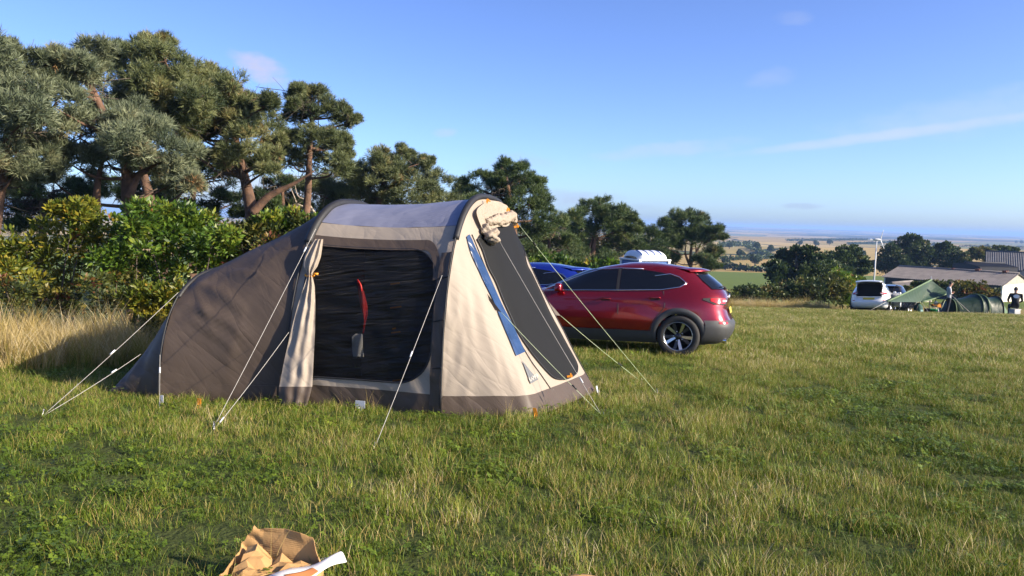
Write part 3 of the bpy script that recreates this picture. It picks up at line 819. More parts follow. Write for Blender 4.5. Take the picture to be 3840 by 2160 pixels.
def scatter(name, P, scale, rotz, idx, patch, coll, label, tilt=None):
    n = len(P); me = bpy.data.meshes.new(name); me.vertices.add(n); me.vertices.foreach_set('co', np.asarray(P, np.float32).ravel())
    rot = np.zeros((n, 3), np.float32); rot[:, 2] = rotz
    if tilt is not None: rot[:, :2] = tilt
    sc3 = np.asarray(scale, np.float32)
    for an, ty, av, key in (('rot', 'FLOAT_VECTOR', rot, 'vector'), ('scl', 'FLOAT_VECTOR', sc3, 'vector'), ('idx', 'INT', np.asarray(idx, np.int32), 'value'), ('patch', 'FLOAT', np.asarray(patch, np.float32), 'value')):
        a = me.attributes.new(an, ty, 'POINT'); a.data.foreach_set(key, av.ravel())
    o = link(bpy.data.objects.new(name, me)); tag(o, label, 'grass', kind='stuff')
    nt = bpy.data.node_groups.new(name+'_scatter', 'GeometryNodeTree')
    nt.interface.new_socket('Geometry', in_out='INPUT', socket_type='NodeSocketGeometry'); nt.interface.new_socket('Geometry', in_out='OUTPUT', socket_type='NodeSocketGeometry')
    N = nt.nodes; L = nt.links
    gi = N.new('NodeGroupInput'); go = N.new('NodeGroupOutput'); ip = N.new('GeometryNodeInstanceOnPoints'); ci = N.new('GeometryNodeCollectionInfo')
    ci.inputs['Collection'].default_value = coll; ci.inputs['Separate Children'].default_value = True; ci.inputs['Reset Children'].default_value = True
    def na(nm, ty):
        x = N.new('GeometryNodeInputNamedAttribute'); x.data_type = ty; x.inputs['Name'].default_value = nm; return x.outputs['Attribute']
    L.new(gi.outputs[0], ip.inputs['Points']); L.new(ci.outputs[0], ip.inputs['Instance']); ip.inputs['Pick Instance'].default_value = True
    L.new(na('idx', 'INT'), ip.inputs['Instance Index'])
    er = N.new('FunctionNodeEulerToRotation'); L.new(na('rot', 'FLOAT_VECTOR'), er.inputs[0]); L.new(er.outputs[0], ip.inputs['Rotation'])
    L.new(na('scl', 'FLOAT_VECTOR'), ip.inputs['Scale']); L.new(ip.outputs[0], go.inputs[0])
    m = o.modifiers.new('scatter', 'NODES'); m.node_group = nt
    return o
def vnoise(x, y, s, seed=0.0):
    return np.array([mnoise.noise(Vector((a*s+seed, b*s-seed, seed))) for a, b in zip(x, y)])
def in_poly(x, y, poly):
    inside = np.zeros(len(x), bool); n = len(poly)
    for i in range(n):
        x0, y0 = poly[i]; x1, y1 = poly[(i+1) % n]
        c = ((y0 > y) != (y1 > y)) & (x < (x1-x0)*(y-y0)/((y1-y0) if y1 != y0 else 1e-9)+x0); inside ^= c
    return inside
def tpoly(uv): return [tuple((TF+TU*u+TV*v)[:2]) for u, v in uv]
TENT_POLY = tpoly([(-3.45, -.1), (-2.86, -.22), (-1.66, .06), (.02, .08), (C1[0]-.02, C1[1]+.06), (C2[0]-.05, C2[1]-.05), (.05, 2.45), (-1.6, 2.3), (-2.9, 1.8), (-3.4, 1.4)])
NO_GRASS = [TENT_POLY]
def meadow(y0, y1, dens, coll, nvar, name, label, half=.85, scl=(.68, 1.08), weights=None, x_pad=1.5):
    W = half*y1+x_pad; n = int(dens*2*W*(y1-y0))
    x = rng.uniform(-W, W, n); y = rng.uniform(y0, y1, n)
    k = np.abs(x) < half*y+x_pad
    for poly in NO_GRASS: k &= ~in_poly(x, y, poly)
    # the meadow ends at the left hedge bank
    k &= y < edge_y(x)
    x, y = x[k], y[k]; n = len(x)
    pn = vnoise(x, y, .35, 3.1)*.6+vnoise(x, y, 1.1, 7.7)*.45+vnoise(x, y, 3.2, 1.7)*.25
    cl = vnoise(x, y, 2.6, 5.5); thin = vnoise(x, y, 1.9, 12.5)+.6*vnoise(x, y, 5.0, 2.2)
    z = gz(x, y)
    s = rng.uniform(*scl, n)*(1+.22*pn+.55*cl); s = np.where((thin < -.22) & (rng.uniform(0, 1, n) < .6), s*.45, s)
    S = np.stack([s, s, s*rng.uniform(.75, 1.25, n)], 1)
    dry = .17+pn+.25*vnoise(x, y, .12, 9)+rng.normal(0, .12, n)
    dry = dry-.22*np.clip((5.2-y)/1.6, 0, 1)
    if weights is None: idx = rng.integers(0, nvar, n)
    else:
        u = rng.uniform(0, 1, n)
        idx = np.where(dry > .12, np.where(u < .26, 4, np.where(u < .58, 2, np.where(u < .96, 0, 5))), np.where(dry > -.15, np.where(u < .35, 0, np.where(u < .6, 2, np.where(u < .85, 1, np.where(u < .93, 4, 5)))), np.where(u < .5, 1, np.where(u < .65, 3, np.where(u < .8, 2, 0)))))
    patch = np.clip(dry*.26+.10*cl, -.10, .22)+(.05 if weights is None else .02)
    return scatter(name, np.stack([x, y, z], 1), S, rng.uniform(0, 6.283, n), idx, patch, coll, label, rng.normal(0, .08, (n, 2)))
def edge_y(x):
    """where the mown meadow stops: hedge bank on the left, field edge on the right"""
    return np.interp(x, [-40, -8, -5.5, -3.5, -1, 2, 6, 30], [7.6, 8.8, 9.4, 10.4, 13, 24, 38.5, 39.5])
meadow(2.6, 12.5, 150, C_NEAR, 6, 'meadow_grass', 'short green and straw coloured meadow grass around the tunnel tent', weights=True)
meadow(12.0, 39.5, 42, C_FAR, 3, 'field_grass', 'sunlit green field grass running from the red car towards the camp')
def hay(name, label, x, y, dens_s=(.7, 1.2), patch=0.0):
    n = len(x); s = rng.uniform(*dens_s, n); S = np.stack([s, s, s*rng.uniform(.7, 1.2, n)], 1)
    pt = .10*vnoise(x, y, .6, 4.4)+rng.normal(0, .05, n)+patch
    return scatter(name, np.stack([x, y, gz(x, y)], 1), S, rng.uniform(0, 6.283, n), rng.integers(0, 3, n), pt, C_HAY, label, rng.normal(0, .2, (n, 2)))
n = 1700; hx = rng.uniform(-13, -2.2, n); hy = edge_y(hx)+rng.uniform(-.25, 2.6, n)**1.0
k = ~in_poly(hx, hy, TENT_POLY); hay('long_dry_grass', 'tall straw coloured grass along the foot of the hedge behind the tent', hx[k], hy[k], (.6, 1.05), .02)
n = 2600; hx = rng.uniform(3, 16.3, n); hy = rng.uniform(39.3, 43.5, n)
hay('field_edge_grass', 'tall straw coloured grass at the field edge between the red car and the white hatchback', hx, hy, (.55, 1.05), .02)
n = 3200; hx = rng.uniform(15, 46, n); hy = rng.uniform(47.5, 54, n)
hay('camp_edge_grass', 'tall straw coloured grass behind the green tarp and green tent', hx, hy, (.6, 1.0), .05)
# ------------------------------------------------------------------ trees and shrubs
def unit(n, r):
    v = r.normal(size=(n, 3)); return v/np.linalg.norm(v, axis=1, keepdims=True)
def frames(D, r):
    a = r.normal(size=D.shape); X = np.cross(D, a); X /= np.linalg.norm(X, axis=1, keepdims=True)+1e-9
    return X, np.cross(D, X)
def needle_tufts(P, D, size, tint, r, k=8, width=.055):
    """each tuft: k narrow needles fanning out round its shoot direction"""
    n = len(P); X, Y = frames(D, r); V = np.zeros((n, k, 3, 3)); 
    for j in range(k):
        a = r.uniform(0, 6.283, n)[:, None]; sp = r.uniform(.25, 1.1, n)[:, None]
        ax = D+(X*np.cos(a)+Y*np.sin(a))*sp; ax /= np.linalg.norm(ax, axis=1, keepdims=True)
        w = np.cross(ax, unit(n, r)); w /= np.linalg.norm(w, axis=1, keepdims=True)+1e-9
        L_ = (size*r.uniform(.7, 1.2, n))[:, None]; st = P+D*(size*r.uniform(-.5, .6, n))[:, None]
        V[:, j, 0] = st+w*L_*width; V[:, j, 1] = st-w*L_*width; V[:, j, 2] = st+ax*L_
    F = np.arange(n*k*3).reshape(-1, 3)
    T = np.repeat(tint, k*3)+np.tile(np.array([-.05, -.05, .05]), n*k)
    return V.reshape(-1, 3), F, T
def leaves(P, D, size, tint, r, asp=.42, lo=.45, hi=1.4):
    """folded lance-shaped leaves: two triangles meeting at the midrib"""
    n = len(P); W, Nn = frames(D, r); L_ = (size*r.uniform(lo, hi, n))[:, None]
    t = P+D*L_; m = P+D*L_*.45
    f = r.uniform(.05, .3, n)[:, None]
    a = m+(W+Nn*f)*L_*asp*.5; b = m+(-W+Nn*f)*L_*asp*.5
    V = np.stack([P, a, t, b], 1).reshape(-1, 3); i = np.arange(n)*4
    F = np.concatenate([np.stack([i, i+1, i+2], 1), np.stack([i, i+2, i+3], 1)])
    return V, F, np.repeat(tint, 4)
def pad_points(c, rad, n_sub, per, r, sub=.36, up=.25, flat=.75, seed_tint=.5, tvar=.12):
    """a foliage pad: small clumps over an ellipsoid, shoots over each clump, tint per clump"""
    d = unit(n_sub, r); d[:, 2] = d[:, 2]*.8+up; d /= np.linalg.norm(d, axis=1, keepdims=True)
    C = np.array(c)+d*np.array([rad, rad, rad*flat])*r.uniform(.5, .95, n_sub)[:, None]
    rs = rad*sub*r.uniform(.6, 1.25, n_sub); tt = seed_tint+r.normal(0, tvar, n_sub)
    m = np.repeat(np.arange(n_sub), per); e = unit(len(m), r); e[:, 2] = e[:, 2]*.75+.2; e /= np.linalg.norm(e, axis=1, keepdims=True)
    P = C[m]+e*(rs[m]*r.uniform(.35, 1.0, len(m))**.6)[:, None]*np.array([1, 1, .85])
    D = e*.8+np.array([0, 0, .45])+r.normal(0, .25, e.shape); D /= np.linalg.norm(D, axis=1, keepdims=True)
    return P, D, tt[m]+r.normal(0, .07, len(m)), C
def cat_arr(parts):
    V = []; F = []; T = []; o = 0
    for v, f, t in parts: V.append(v); F.append(f+o); T.append(t); o += len(v)
    return np.concatenate(V), np.concatenate(F), np.concatenate(T)
pine_ramp = [(0, (.012, .022, .009)), (.25, (.044, .063, .024)), (.5, (.112, .135, .054)), (.72, (.185, .20, .078)), (.88, (.17, .15, .055)), (1, (.24, .13, .045))]
pinem = leafmat('pine_needles', pine_ramp, .5, .12)
pinem2 = leafmat('blue_pine_needles', [(0, (.012, .022, .012)), (.25, (.055, .074, .042)), (.5, (.132, .158, .09)), (.75, (.21, .23, .13)), (.9, (.19, .15, .07)), (1, (.26, .13, .05))], .5, .12)
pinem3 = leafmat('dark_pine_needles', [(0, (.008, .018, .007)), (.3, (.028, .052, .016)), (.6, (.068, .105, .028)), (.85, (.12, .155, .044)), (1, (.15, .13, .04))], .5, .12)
barkm = pbr('pine_bark', (.105, .058, .036), .9, var=.65, scale=4, bump=.8, bscale=14)
bark2 = pbr('grey_bark', (.085, .068, .052), .95, var=.4, scale=6, bump=.7, bscale=18)
deadm = pbr('bleached_wood', (.38, .32, .25), .9, var=.3, scale=8, bump=.5, bscale=20)
leafg = leafmat('green_leaves', [(0, (.020, .045, .008)), (.3, (.055, .11, .014)), (.55, (.105, .18, .020)), (.75, (.18, .22, .025)), (.9, (.32, .27, .03)), (1, (.22, .07, .03))], .42, .35)
leafy = leafmat('yellowing_leaves', [(0, (.035, .055, .010)), (.3, (.10, .135, .016)), (.55, (.21, .20, .022)), (.75, (.36, .26, .03)), (.9, (.46, .33, .05)), (1, (.24, .08, .03))], .42, .35)
leafr = leafmat('bramble_leaves', [(0, (.020, .030, .010)), (.3, (.055, .075, .018)), (.5, (.10, .11, .022)), (.68, (.18, .15, .025)), (.82, (.16, .055, .03)), (1, (.22, .04, .03))], .45, .3)
leafd = leafmat('dark_broad_leaves', [(0, (.012, .024, .008)), (.3, (.030, .055, .016)), (.6, (.060, .090, .025)), (.85, (.11, .13, .035)), (1, (.19, .15, .05))], .5, .25)

def limbs(b, start, ends, r0, rgen, wob=.12):
    for e in ends:
        s = Vector(start(e)) if callable(start) else Vector(start); e = Vector(e); L_ = (e-s).length
        mid = s.lerp(e, .5)+Vector(rgen.normal(0, wob*L_*.5, 3))+Vector((0, 0, -.06*L_))
        pts = smooth_path([s, mid, e], 8); b.tube(pts, [max(.008, r0*(1-.8*i/8)) for i in range(9)], 6)
def tree(name, label, trunk_px, Y, pads, mat, tuft=.14, per=60, n_sub=15, bark=barkm, r_trunk=.17, cat='tree', group=None, depth=.8, seed=1, kind='needle', tint=.5, asp=.42, dead=None, flat=.78, tvar=.17, nk=9, forks=None, fill=.8, twigs=70):
    r = np.random.default_rng(seed)
    pts = [at(px, py, Y) for px, py in trunk_px]; base = Vector((pts[0].x, pts[0].y, g(pts[0].x, pts[0].y)))
    root = empty(name, base, 0, label, cat, group)
    loc = lambda p: Vector(p)-base
    TP = smooth_path([base-Vector((0, 0, .15))]+pts, 26); n = len(TP)
    b = MB(); b.tube([loc(p) for p in TP], [r_trunk*(1.15-.85*i/n) for i in range(n)], 10)
    ot = b.build('trunk', bark, root, True)
    geo = []; cents = []
    pads = list(pads); base_pads = list(pads)
    for _ in range(int(len(base_pads)*fill)):
        p = base_pads[r.integers(len(base_pads))]; near = sorted(base_pads, key=lambda q: (q[0]-p[0])**2+(q[1]-p[1])**2)[1:4]; q = near[r.integers(len(near))]; f = r.uniform(.3, .7)
        pads.append((p[0]+(q[0]-p[0])*f+r.normal(0, 8), p[1]+(q[1]-p[1])*f+r.normal(0, 8), min(p[2], q[2])*r.uniform(.6, .9)))
    for (px, py, rp) in pads:
        rad = rp*Y/FPX*1.12; c = at(px, py, Y); dy = r.uniform(-1, 1)*depth*min(2.2, 1.2+rad)
        k = (Y+dy)/Y; c = Vector((c.x*k, Y+dy, CAMZ+(c.z-CAMZ)*k)); cents.append(c)
        ns = max(6, int(n_sub*min(1.5, max(.55, rad/.9))))
        P, D, T, C = pad_points(loc(c), rad, ns, per, r, seed_tint=tint, flat=flat, tvar=tvar)
        geo.append(needle_tufts(P, D, np.full(len(P), tuft), T, r, nk) if kind == 'needle' else leaves(P, D, np.full(len(P), tuft), T, r, asp))
    V, F, T = cat_arr(geo)
    mesh_obj('crown', V, F, mat, root, attr={'tint': np.clip(T, 0, 1)})
    def start(e):
        z = Vector(e).z; best = min(TP[6:], key=lambda p: abs(loc(p).z-(z-.5*max(.5, (Vector(e)-loc(p)).length*.5)))); return loc(best)
    for c in cents[:len(base_pads)]:
        b = MB(); limbs(b, start, [loc(c)], r_trunk*.30, r); 
        for q in range(4):
            e = loc(c)+Vector(unit(1, r)[0])*(.6*px_m(60, Y)); limbs(b, loc(c), [e], .02, r)
        b.build('branch', bark, root, True)
    b = MB()
    for _ in range(twigs):
        c = loc(cents[r.integers(len(cents))]); s0 = start(c); f = r.uniform(.2, .75); a = Vector(s0).lerp(c, f); L_ = r.uniform(.3, .9)*(Y/20)**.5; d = Vector(unit(1, r)[0]); d.z = d.z*.6-.1
        m1 = a+d*L_*.5+Vector(r.normal(0, .08, 3)); e = m1+(d+Vector(r.normal(0, .5, 3)))*L_*.5; b.tube([a, m1, e], [.016, .011, .005], 5)
        for q in range(2): b.tube([m1, m1+(d+Vector(r.normal(0, .7, 3)))*L_*.4], [.009, .004], 4)
    if twigs: o_ = b.build('twigs', bark2, root, True); o_['kind'] = 'stuff'
    for path in (forks or []):
        b = MB(); pp = smooth_path([loc(at(px, py, Y-.2)) for px, py in path], 16); b.tube(pp, [max(.012, r_trunk*(.70-.66*i/16)) for i in range(17)], 8); b.build('branch', bark, root, True)
    for path in (dead or []):
        b = MB(); pp = smooth_path([loc(at(px, py, Y-.9)) for px, py in path], 14); b.tube(pp, [max(.012, .05*(1-i/16)) for i in range(15)], 6); b.build('dead_branch', deadm, root, True)
    return root
PG = 'pines standing behind the hedge'
tree('pine_tree', 'grey-green pine with low sweeping crown behind the yellowing end of the hedge', [(-40, 1000), (-10, 760), (30, 520), (40, 300)], 16, [(-60, 250, 110), (35, 205, 50), (60, 320, 100), (-20, 400, 130), (95, 450, 100), (20, 570, 110), (140, 550, 90), (-60, 690, 100), (50, 660, 80), (-150, 520, 130), (-160, 350, 120)], pinem2, seed=11, group=PG, tint=.5)
tree('pine_tree', 'broad grey-green pine with two orange trunks and sky showing under its crown', [(500, 900), (480, 740), (470, 600), (400, 450), (330, 300)], 17, [(175, 225, 65), (260, 290, 90), (200, 400, 110), (330, 420, 100), (300, 520, 110), (420, 500, 90), (400, 600, 100), (520, 560, 100), (240, 600, 90), (570, 640, 90), (660, 590, 70), (650, 690, 60), (720, 690, 45), (350, 205, 65), (110, 290, 50), (500, 440, 70), (600, 500, 70), (330, 330, 90), (130, 480, 90), (180, 660, 60)], pinem2, seed=12, group=PG, tint=.52, forks=[[(365, 900), (362, 740), (380, 620), (420, 520)], [(480, 740), (520, 660), (560, 640)]])
tree('pine_tree', 'tallest pine of the row, its olive crown rising above the grey-green pines', [(600, 900), (560, 740), (520, 560), (540, 330)], 20, [(540, 205, 75), (470, 240, 75), (620, 230, 70), (560, 310, 100), (690, 290, 75), (640, 390, 90), (460, 350, 90), (730, 380, 75), (420, 190, 45), (610, 165, 35), (550, 155, 28), (700, 460, 70), (580, 430, 80)], pinem, seed=13, group=PG, tint=.55)
tree('pine_tree', 'olive pine with a thick forked orange trunk and bare limbs above the tent', [(950, 930), (942, 790), (920, 680), (890, 560), (870, 420)], 22, [(790, 300, 65), (860, 340, 75), (930, 375, 65), (1005, 395, 45), (780, 400, 80), (880, 440, 85), (980, 465, 75), (820, 500, 80), (930, 540, 75), (1030, 540, 40), (735, 510, 55), (700, 565, 50), (870, 575, 50), (1010, 590, 40), (1000, 640, 30), (760, 600, 45), (690, 480, 55), (840, 610, 35), (950, 615, 35)], pinem, seed=14, group=PG, tint=.58, r_trunk=.21, forks=[[(945, 800), (1010, 735), (1100, 690), (1180, 640)], [(925, 700), (900, 640), (860, 600)]])
tree('pine_tree', 'slender dark green pine with an open ragged crown above the tent', [(1120, 940), (1150, 780), (1160, 600), (1170, 430)], 24, [(1125, 365, 48), (1190, 345, 48), (1110, 440, 50), (1200, 430, 70), (1270, 425, 42), (1322, 458, 28), (1160, 520, 60), (1250, 520, 60), (1085, 600, 50), (1180, 610, 70), (1255, 620, 60), (1295, 540, 32), (1060, 560, 35), (1120, 300+40, 25)], pinem, seed=15, group=PG, tint=.45, r_trunk=.16, tvar=.1)
tree('pine_tree', 'wide spreading mid green pine with bleached dead limbs beside the tent roof', [(1420, 1000), (1410, 840), (1430, 720), (1460, 620)], 29, [(1330, 650, 50), (1400, 630, 60), (1460, 590, 50), (1520, 575, 35), (1560, 640, 65), (1602, 603, 22), (1640, 690, 60), (1480, 680, 80), (1380, 720, 85), (1560, 740, 80), (1665, 760, 50), (1270, 690, 70), (1200, 730, 70), (1120, 700, 55), (1450, 780, 80), (1300, 770, 80), (1220, 800, 60), (1600, 810, 60)], pinem, seed=16, group=PG, tint=.5, tuft=.2*.72, dead=[[(1115, 830), (1112, 765), (1088, 700)], [(1190, 815), (1150, 755), (1118, 735), (1105, 690)], [(1060, 880), (1110, 815), (1160, 800)], [(1112, 765), (1170, 790), (1210, 830)]])
tree('pine_tree', 'dense dark green pine directly behind the porch of the tunnel tent', [(1930, 1100), (1928, 920), (1915, 780), (1900, 680)], 34, [(1760, 690, 48), (1825, 668, 40), (1900, 640, 48), (1955, 655, 50), (2010, 700, 42), (1880, 720, 80), (1985, 760, 75), (1780, 780, 75), (2035, 790, 42), (1900, 830, 90), (2030, 860, 65), (1760, 860, 70), (1730, 740, 40)], pinem3, seed=17, group=PG, tint=.55, tuft=.22*.72, r_trunk=.26)
tree('pine_tree', 'low bushy dark pine between the tent porch and the red car', [(2060, 1120), (2055, 1000), (2060, 900)], 38, [(2000, 870, 60), (2080, 880, 62), (2130, 930, 55), (2050, 960, 75), (2150, 985, 50), (1970, 960, 75), (2100, 825, 35), (2110, 1010, 60), (2010, 1030, 60)], pinem3, seed=18, group=PG, tint=.55, tuft=.22*.72, r_trunk=.2)
tree('pine_tree', 'rounded pine with pale limbs standing behind the windscreen of the red car', [(2215, 1060), (2222, 960), (2230, 880), (2240, 800)], 50, [(2150, 820, 42), (2200, 780, 38), (2262, 772, 36), (2305, 800, 40), (2352, 812, 34), (2180, 870, 55), (2260, 850, 65), (2340, 870, 55), (2395, 850, 24), (2235, 930, 50), (2320, 930, 55), (2380, 925, 38), (2140, 890, 40), (2150, 950, 45), (2260, 980, 50)], pinem3, seed=19, group=PG, tint=.6, tuft=.28*.75, per=44, twigs=30, r_trunk=.24, forks=[[(2222, 1000), (2210, 940), (2225, 880)]])
tree('pine_tree', 'small dark pine squeezed between two rounded pines behind the red car', [(2425, 1060), (2425, 960), (2430, 900)], 60, [(2432, 880, 38), (2400, 925, 42), (2455, 935, 42), (2425, 970, 40), (2470, 975, 30)], pinem3, seed=20, group=PG, tint=.5, tuft=.32*.75, per=44, twigs=30, r_trunk=.2)
tree('pine_tree', 'flat-topped pine with tangled orange limbs behind the tailgate of the red car', [(2592, 1050), (2590, 960), (2598, 890)], 66, [(2500, 850, 34), (2540, 822, 34), (2590, 815, 32), (2632, 828, 30), (2690, 868, 24), (2530, 895, 45), (2600, 885, 50), (2662, 905, 34), (2490, 925, 36), (2680, 945, 30), (2640, 975, 34), (2510, 970, 34), (2705, 890, 16), (2670, 1000, 30)], pinem3, seed=21, group=PG, tint=.52, tuft=.34*.75, per=44, twigs=30, r_trunk=.22, forks=[[(2590, 1000), (2570, 950), (2575, 900)], [(2592, 980), (2620, 930), (2640, 890)], [(2590, 990), (2610, 950), (2605, 900)]])

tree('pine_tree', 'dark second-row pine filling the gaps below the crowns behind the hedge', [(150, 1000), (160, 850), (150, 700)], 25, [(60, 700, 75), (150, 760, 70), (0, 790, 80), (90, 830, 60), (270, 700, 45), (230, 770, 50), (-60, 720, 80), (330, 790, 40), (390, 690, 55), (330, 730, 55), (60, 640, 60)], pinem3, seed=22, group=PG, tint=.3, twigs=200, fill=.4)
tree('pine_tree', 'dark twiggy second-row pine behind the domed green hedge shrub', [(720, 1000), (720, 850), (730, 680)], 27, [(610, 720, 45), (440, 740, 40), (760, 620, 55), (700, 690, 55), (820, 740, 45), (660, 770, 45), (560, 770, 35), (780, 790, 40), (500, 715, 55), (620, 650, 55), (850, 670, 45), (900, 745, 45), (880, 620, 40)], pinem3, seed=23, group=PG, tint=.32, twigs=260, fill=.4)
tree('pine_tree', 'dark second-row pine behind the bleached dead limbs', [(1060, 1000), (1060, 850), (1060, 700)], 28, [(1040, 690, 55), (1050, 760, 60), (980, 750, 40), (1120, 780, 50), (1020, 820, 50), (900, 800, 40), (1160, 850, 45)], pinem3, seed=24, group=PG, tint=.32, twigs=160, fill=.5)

def shrub(name, label, Y, pads, mat, leaf=.085, seed=1, per=60, n_sub=16, tint=.45, depth=.5, cat='shrub', group=None, tvar=.2, asp=.42, stems=7, bark=bark2):
    r = np.random.default_rng(seed); px = sum(p[0] for p in pads)/len(pads); b0 = at(px, 1200, Y); base = Vector((b0.x, Y, g(b0.x, Y)))
    root = empty(name, base, 0, label, cat, group); geo = []; cents = []
    for (px, py, rp) in pads:
        rad = rp*Y/FPX*1.05; c = at(px, py, Y); dy = r.uniform(-1, 1)*depth; k = (Y+dy)/Y
        c = Vector((c.x*k, Y+dy, CAMZ+(c.z-CAMZ)*k)); gzc = g(c.x, c.y)
        c.z = max(c.z, gzc+rad*.3); cents.append(c-base)
        P, D, T, C = pad_points(c-base, rad, n_sub, per, r, sub=.42, seed_tint=tint, tvar=tvar, flat=.9)
        D = D+np.array([0, -.0, -.25]); D /= np.linalg.norm(D, axis=1, keepdims=True)
        k = P[:, 2]+base.z > gzc+.02
        geo.append(leaves(P[k], D[k], np.full(k.sum(), leaf), T[k], r, asp))
    V, F, T = cat_arr(geo); mesh_obj('foliage', V, F, mat, root, attr={'tint': np.clip(T, 0, 1)})
    for c in cents[:stems]:
        b = MB(); limbs(b, (c.x*.6, c.y*.6, g(base.x+c.x*.6, base.y+c.y*.6)-base.z-.05), [c+Vector((0, 0, .1))], .018*(Y/11)**.5, r); b.build('stem', bark, root, True)
    return root
HG = 'hedge shrubs behind the tent'
shrub('hedge_shrub', 'yellowing leafy shrub rising in two tall shoots at the end of the hedge', 11.6, [(240, 880, 95), (330, 845, 70), (180, 990, 110), (320, 960, 100), (100, 960, 90), (60, 1060, 90), (285, 800, 42), (215, 795, 32), (210, 1080, 80), (330, 775, 28), (-40, 950, 90), (-110, 1000, 110)], leafy, seed=31, tint=.42, group=HG)
shrub('hedge_shrub', 'large bright green domed shrub behind the rear of the tunnel tent', 11.9, [(520, 830, 75), (640, 815, 75), (740, 845, 70), (560, 930, 105), (680, 930, 105), (800, 910, 80), (430, 880, 85), (600, 1040, 95), (720, 1020, 90), (480, 1010, 90), (840, 990, 75), (420, 980, 70), (690, 870, 60), (580, 860, 60)], leafg, seed=32, tint=.48, group=HG, per=70)
shrub('hedge_shrub', 'dark red-tinged shrub reaching along the ridge of the tunnel tent', 12.2, [(900, 890, 62), (980, 880, 66), (1060, 858, 60), (1130, 850, 50), (1175, 880, 45), (940, 960, 85), (1040, 940, 80), (1110, 950, 60), (870, 1040, 75), (960, 1060, 80), (850, 930, 50)], leafr, seed=33, tint=.42, group=HG, leaf=.075)
shrub('hedge_shrub', 'dark bramble with reddened leaves low in the straw-coloured grass', 11.0, [(20, 1110, 85), (130, 1130, 75), (-80, 1080, 110), (250, 1140, 55), (370, 1100, 75), (440, 1060, 60)], leafr, seed=34, tint=.40, group=HG, leaf=.07, tvar=.2)
shrub('hedge_shrub', 'low yellow-leaved shrub pressed against the back of the tunnel tent', 10.7, [(600, 1120, 60), (570, 1200, 60), (640, 1180, 50), (540, 1110, 45), (660, 1110, 45), (610, 1260, 40), (500, 1130, 45)], leafy, seed=35, tint=.40, group=HG, leaf=.075, tvar=.2, depth=.25)
shrub('hedge_shrub', 'bright green shrub tucked under the thick pine trunk beside the tent roof', 12.6, [(1010, 830, 45), (1080, 825, 50), (1150, 840, 42), (1120, 890, 60), (1030, 880, 50)], leafg, seed=36, tint=.45, group=HG, leaf=.08)
SG = 'shrubs at the far field edge'
shrub('roadside_shrub', 'green thicket between the pines and the bonnet of the blue car', 33, [(2050, 1000, 50), (2110, 1010, 45), (2160, 1020, 40), (1990, 1030, 60), (2080, 1060, 60), (2230, 1010, 35), (2290, 1010, 35), (2350, 1015, 30), (2180, 1050, 50)], leafg, seed=37, tint=.35, leaf=.2, per=30, group=SG, asp=.6)
for k, (Y, pads, m_, lab, ti) in enumerate([
    (46, [(2760, 1115, 35), (2800, 1105, 35), (2850, 1110, 38), (2900, 1105, 38), (2730, 1125, 30)], leafd, 'low olive shrub beside the tailgate of the red car at the field edge', .6),
    (47, [(2950, 1100, 42), (3000, 1085, 45), (3050, 1090, 45), (2920, 1110, 35), (2990, 1120, 40)], leafd, 'mid green shrub below the big round tree at the field edge', .62),
    (47, [(3080, 1085, 45), (3120, 1075, 45), (3060, 1115, 36), (3110, 1120, 36), (3150, 1090, 36)], leafr, 'shrub with russet patches left of the white hatchback', .42),
    (48, [(3160, 1050, 40), (3190, 1075, 45), (3160, 1110, 42), (3210, 1110, 36), (3130, 1055, 36), (3180, 1130, 30), (3215, 1060, 24)], leafg, 'yellow-green shrub standing right beside the open white hatchback', .56),
    (58, [(3080, 1010, 35), (3110, 1030, 40), (3050, 1040, 36), (3140, 1020, 30), (3030, 1020, 30)], leafd, 'dark green shrub in front of the round trees', .5),
    (62, [(3440, 1078, 20), (3480, 1072, 20), (3520, 1070, 20), (3400, 1090, 18), (3560, 1078, 22), (3500, 1095, 24)], leafd, 'hedge shrub behind the peak of the green tarp', .6),
    (60, [(3600, 1080, 30), (3640, 1085, 30), (3680, 1090, 28), (3620, 1110, 30), (3665, 1115, 30), (3720, 1105, 22)], leafr, 'hedge shrub between the standing man and the barn gable', .46)]):
    shrub('field_shrub', lab, Y, pads, m_, leaf=.19, per=44, n_sub=14, seed=50+k, tint=ti, group=SG, asp=.6, stems=3)
MG = 'broadleaf trees beyond the camp'
def broad(label, Y, trunk, pads, seed, tint=.36, leaf=.5, mat=leafd, rt=.3, per=26): 
    tree('broadleaf_tree', label, trunk, Y, pads, mat, tuft=leaf*.62, per=per*2, fill=.6, twigs=0, n_sub=14, bark=bark2, r_trunk=rt, group=MG, depth=1.6, seed=seed, kind='leaf', tint=tint, asp=.7, flat=.9)
broad('round dark green tree standing alone left of the wind turbine', 76, [(2990, 1120), (2990, 1040), (2985, 970)], [(2985, 955, 34), (2940, 975, 38), (3030, 965, 34), (2910, 1010, 36), (2970, 1010, 50), (3040, 1000, 42), (3085, 990, 28), (2905, 1050, 32), (2960, 1060, 45), (3030, 1050, 42), (3080, 1030, 34)], 61)
broad('dark tree with a paler green top between the round tree and the wind turbine', 92, [(3160, 1100), (3160, 1030), (3165, 970)], [(3200, 945, 26), (3160, 960, 32), (3120, 975, 30), (3220, 975, 30), (3180, 1000, 40), (3120, 1010, 32), (3235, 1005, 26), (3090, 985, 20), (3160, 1035, 36), (3230, 1030, 26)], 62, .5)
